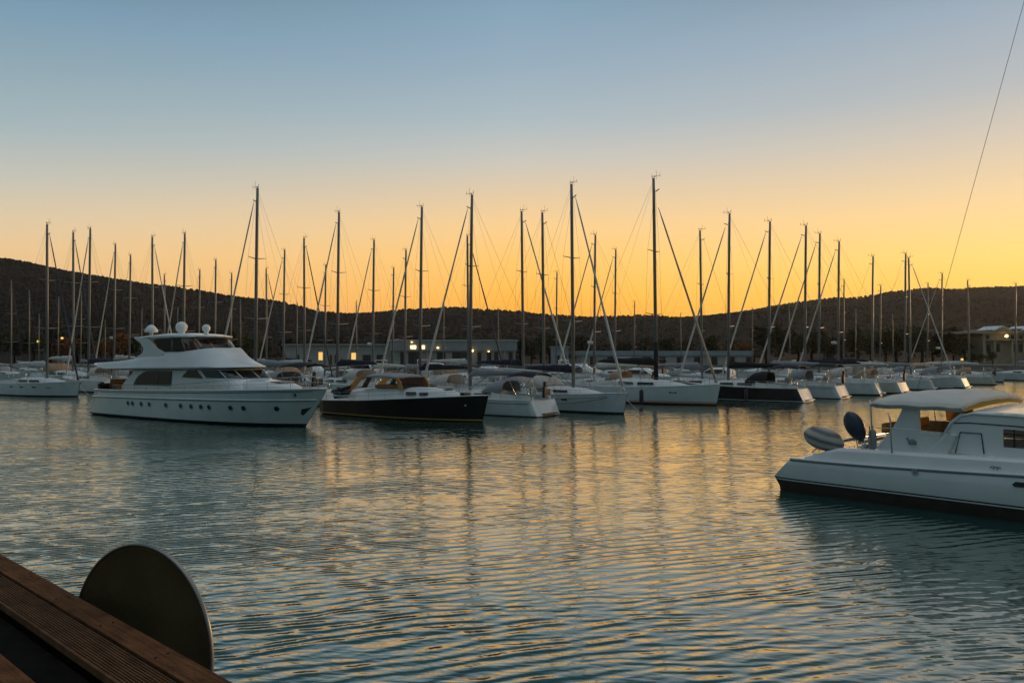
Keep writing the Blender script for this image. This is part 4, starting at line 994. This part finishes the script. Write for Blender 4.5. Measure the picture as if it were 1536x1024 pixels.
# ------------------------------------------------------------------ land, hills
RIDGE = [(-1400, 250), (-700, 330), (-300, 362), (0, 387), (50, 394), (100, 403), (150, 411), (200, 419), (250, 428), (300, 438), (350, 447), (400, 456), (450, 461), (500, 465), (560, 463), (640, 460), (700, 461), (760, 465), (800, 469), (830, 472), (900, 475), (960, 474), (1040, 468), (1100, 462), (1150, 455), (1200, 448), (1240, 446), (1280, 446.5), (1310, 445), (1340, 439), (1370, 435.5), (1440, 434), (1536, 431), (1700, 436), (1850, 470), (2000, 505), (2400, 520), (3500, 523)]
YS = 168.0
from mathutils import noise as mn
def ridge_dist(u): return lerp(820, 1250, smooth((u - 200) / 900))
def hill_z(u, Y):
    yr = ridge_dist(u); hr = pz(stable(RIDGE, u), yr) - lerp(4, 9, smooth((u - 200) / 800))
    t = (Y - 230) / (yr - 230)
    if t <= 0: return 1.3
    base = 1.3 + (hr - 1.3) * (smooth(t)*.55 + t*.45) if t < 1 else hr - (t - 1) * hr * .35
    p = Vector((u * .006, Y * .006, 1.7))
    base += (mn.noise(p * .8) * 14 + mn.noise(p * 2.3) * 5) * smooth(t * 2.5) * smooth((1 - t) * 5) 
    return max(1.2, base)
US = [-1400 + 4900 * i / 330 for i in range(331)]
TY = [YS, 180, 200, 230] + [None] * 46
vs, fs = [], []
for u in US:
    yr = ridge_dist(u)
    for j in range(50):
        Y = TY[j] if j < 4 else lerp(230, yr * 1.25, (j - 3) / 46)
        vs.append((px(u, Y), Y, hill_z(u, Y) + (mn.noise(Vector((u*.11, Y*.04, 0))) * 1.5 if j > 5 else 0)))
nj = 50
for i in range(len(US) - 1):
    for j in range(nj - 1): fs.append((i*nj + j, (i+1)*nj + j, (i+1)*nj + j + 1, i*nj + j + 1))
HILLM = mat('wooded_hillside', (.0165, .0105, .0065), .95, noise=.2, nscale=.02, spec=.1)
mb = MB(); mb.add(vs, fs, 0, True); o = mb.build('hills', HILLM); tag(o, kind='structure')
# quay edge
mb = MB(); mb.box(-420, 420, YS - .6, YS + 14, -1, 1.35); o = mb.build('quay', mat('quay_concrete', (.2, .19, .175), .85, noise=.2, nscale=.4)); tag(o, kind='structure')

# forest canopy on the slopes: one mass
ico_v = [(0, 0, 1)] + [(cos(2*pi*k/5)*.9, sin(2*pi*k/5)*.9, .35) for k in range(5)] + [(cos(2*pi*(k+.5)/5), sin(2*pi*(k+.5)/5), -.45) for k in range(5)]
ico_f = [(0, 1+k, 1+(k+1) % 5) for k in range(5)] + [(1+k, 6+k, 1+(k+1) % 5) for k in range(5)] + [(6+k, 6+(k+1) % 5, 1+(k+1) % 5) for k in range(5)]
def foliage_mat(name, col, var=.5):
    m = bpy.data.materials.new(name); m.use_nodes = True
    n = m.node_tree; b = n.nodes['Principled BSDF']; b.inputs['Roughness'].default_value = .9; b.inputs['Specular IOR Level'].default_value = .15
    g = n.nodes.new('ShaderNodeNewGeometry'); mr = n.nodes.new('ShaderNodeMapRange'); mr.inputs[3].default_value = 1 - var; mr.inputs[4].default_value = 1 + var
    n.links.new(g.outputs['Random Per Island'], mr.inputs[0]); v = n.nodes.new('ShaderNodeVectorMath'); v.operation = 'SCALE'; v.inputs[0].default_value = col
    n.links.new(mr.outputs[0], v.inputs['Scale']); n.links.new(v.outputs[0], b.inputs['Base Color']); return m
rnd = random.Random(11)
mb = MB(); cnt = 0
while cnt < 26000:
    u = rnd.uniform(-150, 1700); yr = ridge_dist(u)
    t = rnd.random() ** .8; Y = lerp(250, yr * 1.02, t)
    if rnd.random() < .12: Y = yr * rnd.uniform(.97, 1.0)
    s = rnd.uniform(.8, 1.7) * (.75 + .35 * t); z = hill_z(u, Y) + s * .35
    k = rnd.uniform(0, 6.28); ck, sk = cos(k), sin(k); hz = s * rnd.uniform(.75, 1.3)
    X = px(u, Y)
    mb.add([(X + (x*ck - y*sk) * s * rnd.uniform(.8, 1.2), Y + (x*sk + y*ck) * s, z + zz * hz) for x, y, zz in ico_v], ico_f, 0 if rnd.random() < .7 else 1, True)
    cnt += 1
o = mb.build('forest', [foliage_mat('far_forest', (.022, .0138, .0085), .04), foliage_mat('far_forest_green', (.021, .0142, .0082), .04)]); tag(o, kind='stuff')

# ------------------------------------------------------------------ shore trees
def leaf_crown(rx, rz, n, sz, seed, lobes=6):
    r = random.Random(seed); mb = MB()
    cs = [(r.uniform(-.55, .55)*rx, r.uniform(-.55, .55)*rx, r.uniform(-.5, .6)*rz, r.uniform(.4, .62)) for _ in range(lobes)] + [(0, 0, 0, .7)]
    for _ in range(n):
        cx, cy, cz, k = r.choice(cs)
        while True:
            p = Vector((r.uniform(-1, 1), r.uniform(-1, 1), r.uniform(-1, 1)))
            if .3 < p.length < 1: break
        p = Vector((cx + p.x*rx*k, cy + p.y*rx*k, cz + p.z*rz*k))
        a = Vector((r.gauss(0, 1), r.gauss(0, 1), r.gauss(0, 1))).normalized(); b = a.orthogonal().normalized(); s = sz * r.uniform(.6, 1.4)
        mb.add([p - a*s, p + b*s*.55, p + a*s, p - b*s*.55], [(0, 1, 2, 3)])
    return mb
TREES = {}
def tree(kind, X, Y, h, label, group):
    if kind not in TREES:
        root = empty('shore_tree'); col = dict(green=(.045, .055, .018), dark=(.028, .036, .016), rust=(.20, .075, .018), bare=(.07, .055, .035))[kind]
        mb = MB(); mb.tube([(0, 0, -.1), (.05, 0, .25), (0, .04, .5), (.03, 0, .75)], [.045, .035, .026, .01], 7)
        for k in range(7):
            a = k * 2.4; mb.tube([(0, 0, .28 + .05*k), (cos(a)*.2, sin(a)*.2, .45 + .06*k)], [.016, .005], 5)
        mb.build('trunk', DKCH, root)
        cr = leaf_crown(.40, .36, 900 if kind != 'bare' else 260, .042, len(kind) + ord(kind[0]), 8); o = cr.build('crown', foliage_mat(kind + '_leaves', col, .55), root); o.location = (0, 0, .62)
        TREES[kind] = root
    else: root = copy_tree(TREES[kind])
    root.location = (X, Y, 1.2); root.scale = (h * random.uniform(.85, 1.2), h, h); root.rotation_euler = (0, 0, random.uniform(0, 6.28)); tag(root, label, 'tree', group)
def clump(label, group, xs, Y0, Y1, h0, h1, kinds):
    for x in xs:
        Y = random.uniform(Y0, Y1); tree(random.choice(kinds), px(x, Y), Y, random.uniform(h0, h1), label, group)
clump('dark bushy tree on the shore below the steep left hill', 'trees below the left hill', [-30, -5, 22, 48, 75, 118, 130, 190, 215, 250, 270, 292, 318, 345, 372], 195, 222, 6, 10, ['dark', 'dark', 'green', 'bare'])
clump('rust coloured tree among the masts near the motor yacht stern', 'rust coloured shore trees', [92, 100, 152, 168, 180, 232], 184, 194, 5.5, 8, ['rust'])
clump('tree standing behind the long low white building', 'trees behind the white building', [400, 432, 468, 505, 545, 585, 640, 700, 742], 200, 225, 6, 8.5, ['dark', 'green'])
clump('dark green tree in the gap between white building and grey shed', 'trees in the building gap', [782, 796, 812, 826], 186, 200, 6, 8, ['green', 'dark'])
clump('low tree behind the long blue grey shed', 'trees behind the grey shed', [870, 905, 935, 968, 1000, 1030, 1066, 1100, 1130], 196, 225, 5.5, 8, ['green', 'dark', 'bare'])
clump('green bushy tree on the right shore left of the villa', 'trees left of the villa', [1150, 1172, 1196, 1220, 1243, 1262, 1285, 1305, 1328, 1346, 1364, 1382, 1400, 1416, 1432, 1446], 178, 200, 6.5, 10, ['green', 'dark'])
clump('dark tree close in front of the villa', 'trees in front of the villa', [1458, 1468, 1488], 172, 176, 2.5, 4.5, ['dark', 'green'])
tree('rust', px(1114, 190), 190, 5.5, 'single orange tree at the right end of the blue grey shed', None)

# ------------------------------------------------------------------ buildings
PLAST = mat('pale_plaster', (.40, .39, .37), .8, noise=.12, nscale=.6)
FASC = mat('grey_fascia', (.33, .34, .35), .6, noise=.1, nscale=.5)
BLUEG = mat('blue_grey_cladding', (.30, .36, .42), .6, noise=.12, nscale=.7)
STONE = mat('villa_render', (.46, .37, .26), .85, noise=.12, nscale=.7)
TILE = mat('villa_roof', (.22, .16, .12), .8, noise=.2, nscale=1)
OPEN = mat('dark_opening', (.02, .02, .02), .4)
GLOW = lamp_mat('warm_lamp', (1, .68, .26), 3.2)
GLOW2 = lamp_mat('warm_window', (1, .55, .12), .9)
def hall():
    Y = 170.0; x0, x1 = px(588, Y), px(772, Y); z1 = pz(511, Y); zb = 1.35
    root = empty('harbour_hall', (0, Y, 0)); tag(root, 'long low white harbour building with flat roof band and bright lamps', 'building')
    mb = MB(); mb.box(x0, x1, .6, 11, zb, z1 - .3); mb.build('wall', PLAST, root)
    mb = MB(); mb.box(x0 - .5, x1 + .5, 0, 12, pz(526, Y), z1); mb.build('roof_band', FASC, root)
    mb = MB(); mb.box(x0 - .7, x1 + .7, -.2, 12.2, z1 + .003, z1 + .18); mb.build('roof_edge', WHITE2, root)
    for a, b in ((600, 608), (612, 630), (655, 668), (678, 700), (716, 722), (730, 737), (741, 747), (763, 769)):
        mb = MB(); mb.box(px(a, Y), px(b, Y), .54, .64, zb, pz(528, Y)); mb.build('opening', OPEN, root)
    for a, b, y0, y1 in ((616, 624, 518, 523), (632, 637, 518, 523)):
        mb = MB(); mb.box(px(a, Y), px(b, Y), -.16, -.02, pz(y1, Y), pz(y0, Y)); mb.build('lit_panel', GLOW, root)
    for x, y, r in ((618, 513, .16), (657, 521.5, .2), (708, 526, .30), (733, 527, .16)):
        mb = MB(); mb.ball((px(x, Y), -.35, pz(y, Y)), (r*1.3, r*.8, r*.8), 10, 6); mb.build('wall_lamp', GLOW, root)
    for x in (641, 703, 757, 772):
        mb = MB(); mb.box(px(x, Y) - .15, px(x, Y) + .15, .1, .4, zb, pz(526, Y)); mb.build('column', PLAST, root)
hall()
def annex():
    Y = 172.5; x0, x1 = px(425, Y), px(587, Y); z1 = pz(518, Y); zb = 1.35
    root = empty('low_annex', (0, Y, 0)); tag(root, 'low grey building with two small lit yellow windows behind the masts', 'building')
    mb = MB(); mb.box(x0, x1, 0, 10, zb, z1); mb.build('wall', PLAST, root)
    mb = MB(); mb.box(x0 - .3, x1 - .05, -.5, 10.4, z1 + .003, z1 + .35); mb.build('roof', FASC, root)
    for a, b, y0, y1 in ((478, 484, 528, 540), (527, 535, 529, 539)):
        mb = MB(); mb.box(px(a, Y), px(b, Y), -.06, .05, pz(y1, Y), pz(y0, Y)); mb.build('lit_window', GLOW2, root)
    for a, b in ((446, 449), (495, 498), (502, 505), (544, 556), (565, 575)):
        mb = MB(); mb.box(px(a, Y), px(b, Y), -.05, .05, zb, pz(532, Y)); mb.build('door_opening', OPEN, root)
annex()
def shed():
    Y = 170.0; zb = 1.35
    root = empty('storage_shed', (0, Y, 0)); tag(root, 'long blue grey shed along the quay right of the middle', 'building')
    mb = MB(); mb.box(px(872, Y), px(1128, Y), 0, 12, zb, pz(529, Y)); mb.build('wall', PLAST, root)
    mb = MB(); mb.box(px(870, Y), px(1130, Y), -.3, 12.3, pz(533, Y), pz(526, Y)); mb.build('roof', BLUEG, root)
    for a in range(885, 1120, 26):
        mb = MB(); mb.box(px(a, Y), px(a + 9, Y), -.05, .06, zb, pz(535, Y)); mb.build('shed_door', OPEN if a % 4 else BLUEG, root)
    root = empty('blue_boathouse', (0, Y + .5, 0)); tag(root, 'small pale blue boathouse left of the long shed', 'building')
    mb = MB(); mb.box(px(829, Y), px(853, Y), 0, 8, zb, pz(521, Y)); mb.build('wall', BLUEG, root)
    mb = MB(); mb.box(px(827, Y), px(855, Y), -.3, 8.3, pz(521, Y) + .003, pz(519, Y)); mb.build('roof', FASC, root)
    for a in (836, 846): 
        mb = MB(); mb.box(px(a, Y), px(a + 4, Y), -.05, .06, zb, pz(533, Y)); mb.build('boathouse_door', OPEN, root)
shed()
def villa():
    Y = 185.0; zb = 1.2
    root = empty('villa', (0, Y, 0)); tag(root, 'pale two storey villa with small gables and a bright wall lamp', 'villa')
    x0, x1 = px(1474, Y), px(1600, Y)
    mb = MB(); mb.box(x0, x1, 0, 12, zb, pz(500, Y)); mb.build('wall', STONE, root)
    mb = MB(); mb.box(x0 - 3.5, x1 + .8, -1.0, 13, pz(500, Y) + .003, pz(496.5, Y)); mb.build('cornice', STONE, root)
    mb = MB(); mb.prism([(x0 - 1, pz(496.5, Y) + .004), (x1 + .5, pz(496.5, Y) + .004), (x1 - 5, pz(493, Y)), (x0 + 4, pz(493, Y))], -.6, 12); mb.build('roof', TILE, root)
    for a, b, t in ((1488, 1510, 490.5), (1530, 1556, 490.5)):
        mb = MB(); mb.prism([(px(a, Y), pz(496, Y)), (px(b, Y), pz(496, Y)), (px((a + b)/2, Y), pz(t, Y))], -1.2, 6); mb.build('gable', STONE, root)
        mb = MB(); mb.prism([(px(a - 1.5, Y), pz(496, Y)), (px((a+b)/2, Y), pz(t, Y) + .02), (px(b + 1.5, Y), pz(496, Y)), (px(b + 1.5, Y), pz(496, Y) + .2), (px((a+b)/2, Y), pz(t, Y) + .3), (px(a - 1.5, Y), pz(496, Y) + .2)], -1.5, 6); mb.build('gable_roof', WHITE2, root)
    mb = MB(); mb.box(x0 - 1, x1, -1.8, -.003, pz(510.5, Y), pz(509, Y)); mb.build('balcony', STONE, root)
    for x in (1470, 1486, 1512, 1530):
        mb = MB(); mb.box(px(x, Y) - .2, px(x, Y) + .2, -1.7, -1.3, zb, pz(510.6, Y)); mb.build('column', STONE, root)
    for a in (1480, 1494, 1518, 1528):
        mb = MB(); mb.box(px(a, Y), px(a + 6, Y), -.05, .05, pz(528, Y), pz(516, Y)); mb.build('window', DARKG, root)
    for a in (1479, 1516, 1529):
        mb = MB(); mb.box(px(a, Y), px(a + 5, Y), -.05, .05, pz(508.5, Y), pz(503, Y)); mb.build('upper_window', DARKG, root)
    mb = MB(); mb.ball((px(1502, Y), -2.0, pz(504, Y)), (.36, .3, .36), 12, 8); mb.tube([(px(1502, Y), -1.9, pz(505, Y)), (px(1502, Y), -1.2, pz(505, Y))], .05); mb.build('wall_lamp', GLOW, root)
villa()
def lamp_post(x, y, Y, label, zb=1.3):
    root = empty('street_lamp', (px(x, Y), Y, zb)); tag(root, label, 'street lamp'); h = pz(y, Y) - zb
    mb = MB(); mb.tube([(0, 0, 0), (0, 0, h - .1)], [.09, .05], 8); mb.build('pole', DKCH, root)
    mb = MB(); mb.ball((0, 0, h), (.3, .3, .26), 10, 7); mb.build('lamp_head', GLOW2, root)
lamp_post(1443, 539, 171, 'low street lamp glowing orange on the quay left of the villa')
lamp_post(93, 507, 180, 'orange street lamp right of the tall mast near the left edge')
lamp_post(57, 512, 182, 'faint orange street lamp left of the tall mast near the left edge')

# ------------------------------------------------------------------ small white cabin cruisers lying among the sailing boats
CRU = []
def cabin_cruiser(X, Y, yaw, sc, label):
    if CRU: root = copy_tree(CRU[0])
    else:
        root = empty('cabin_cruiser'); CRU.append(root)
        h = Hull(-4.3, 4.2, 3.1, [(0, .95), (.5, 1.1), (1, 1.45)], PLAN, -.1, .5, .3)
        mb = MB(); h.mesh(mb, [(-.35, 0), (.08, 1), (.16, 2)], 20); mb.build('hull', [ANTIF, STRIPEB, WHITE], root)
        mb = MB(); h.deck(mb, .04, .03, 0, 16); mb.build('deck', DECKW, root)
        mb = MB(); loft_u(mb, [(-2, 1.2, .9, 2.0), (-1, 1.22, .95, 2.3), (.6, 1.15, 1, 2.25), (1.6, 1.0, 1.05, 1.7), (3, .6, 1.2, 1.5), (3.6, .2, 1.25, 1.32)]); mb.build('cabin', WHITE, root)
        for sg in (-1, 1):
            mb = MB(); mb.prism([(-1.6, 1.6), (1.4, 1.6), (.5, 2.05), (-1.4, 2.05)], sg*1.1, sg*1.235); mb.build('cabin_window', DARKG, root)
        mb = MB(); mb.tube([(-2.2, -1.2, 1), (-2.5, -1.1, 2.7), (-2.5, 1.1, 2.7), (-2.2, 1.2, 1)], .05, 6); mb.build('radar_arch', WHITE, root)
    root.location = (X, Y, 0); root.rotation_euler = (0, 0, R(yaw)); root.scale = (sc,) * 3; tag(root, label, 'cabin cruiser', 'cabin cruisers among the sailing boats')
for x, Y, yaw, sc, lab in (
    (965, 94, -36, 1.0, 'small white cabin cruiser between the two tallest middle masts'),
    (730, 104, 150, 1.0, 'small white cabin cruiser before the right end of the low white building'),
    (470, 106, -40, 1.05, 'small white cabin cruiser before the narrow lit window of the annex'),
    (1075, 97, 146, 1.0, 'small white cabin cruiser behind the tan furled headsail'),
    (550, 115, 148, 1.1, 'small white cabin cruiser left of the bright hall lamps'),
    (870, 110, -38, 1.1, 'small white cabin cruiser before the left end of the blue grey shed'),
    (1160, 112, 150, 1.1, 'small white cabin cruiser under the green trees on the right shore'),
    (655, 118, -36, 1.1, 'small white cabin cruiser straight below the bright hall lamps')):
    cabin_cruiser(px(x, Y), Y, yaw, sc, lab)

# ------------------------------------------------------------------ evening haze
HZ = .00008
hz = bpy.data.materials.new('evening_haze'); hz.use_nodes = True; n_ = hz.node_tree; n_.nodes.clear()
ho = n_.nodes.new('ShaderNodeOutputMaterial'); hv = n_.nodes.new('ShaderNodeVolumePrincipled')
hv.inputs['Color'].default_value = (.9, .88, .85, 1); hv.inputs['Density'].default_value = HZ; hv.inputs['Anisotropy'].default_value = .55
n_.links.new(hv.outputs[0], ho.inputs['Volume'])
mb = MB(); mb.box(-2600, 3600, -120, 1700, -8, 200); o = mb.build('haze', hz); tag(o, kind='stuff')

# ------------------------------------------------------------------ render settings
S.render.engine = 'CYCLES'
S.cycles.use_denoising = True
S.cycles.max_bounces = 8; S.cycles.transparent_max_bounces = 12; S.cycles.diffuse_bounces = 3; S.cycles.glossy_bounces = 4
S.cycles.caustics_reflective = False; S.cycles.caustics_refractive = False
S.cycles.sample_clamp_indirect = 6
S.view_settings.view_transform = 'Standard'; S.view_settings.look = 'None'; S.view_settings.exposure = .18; S.view_settings.gamma = 1
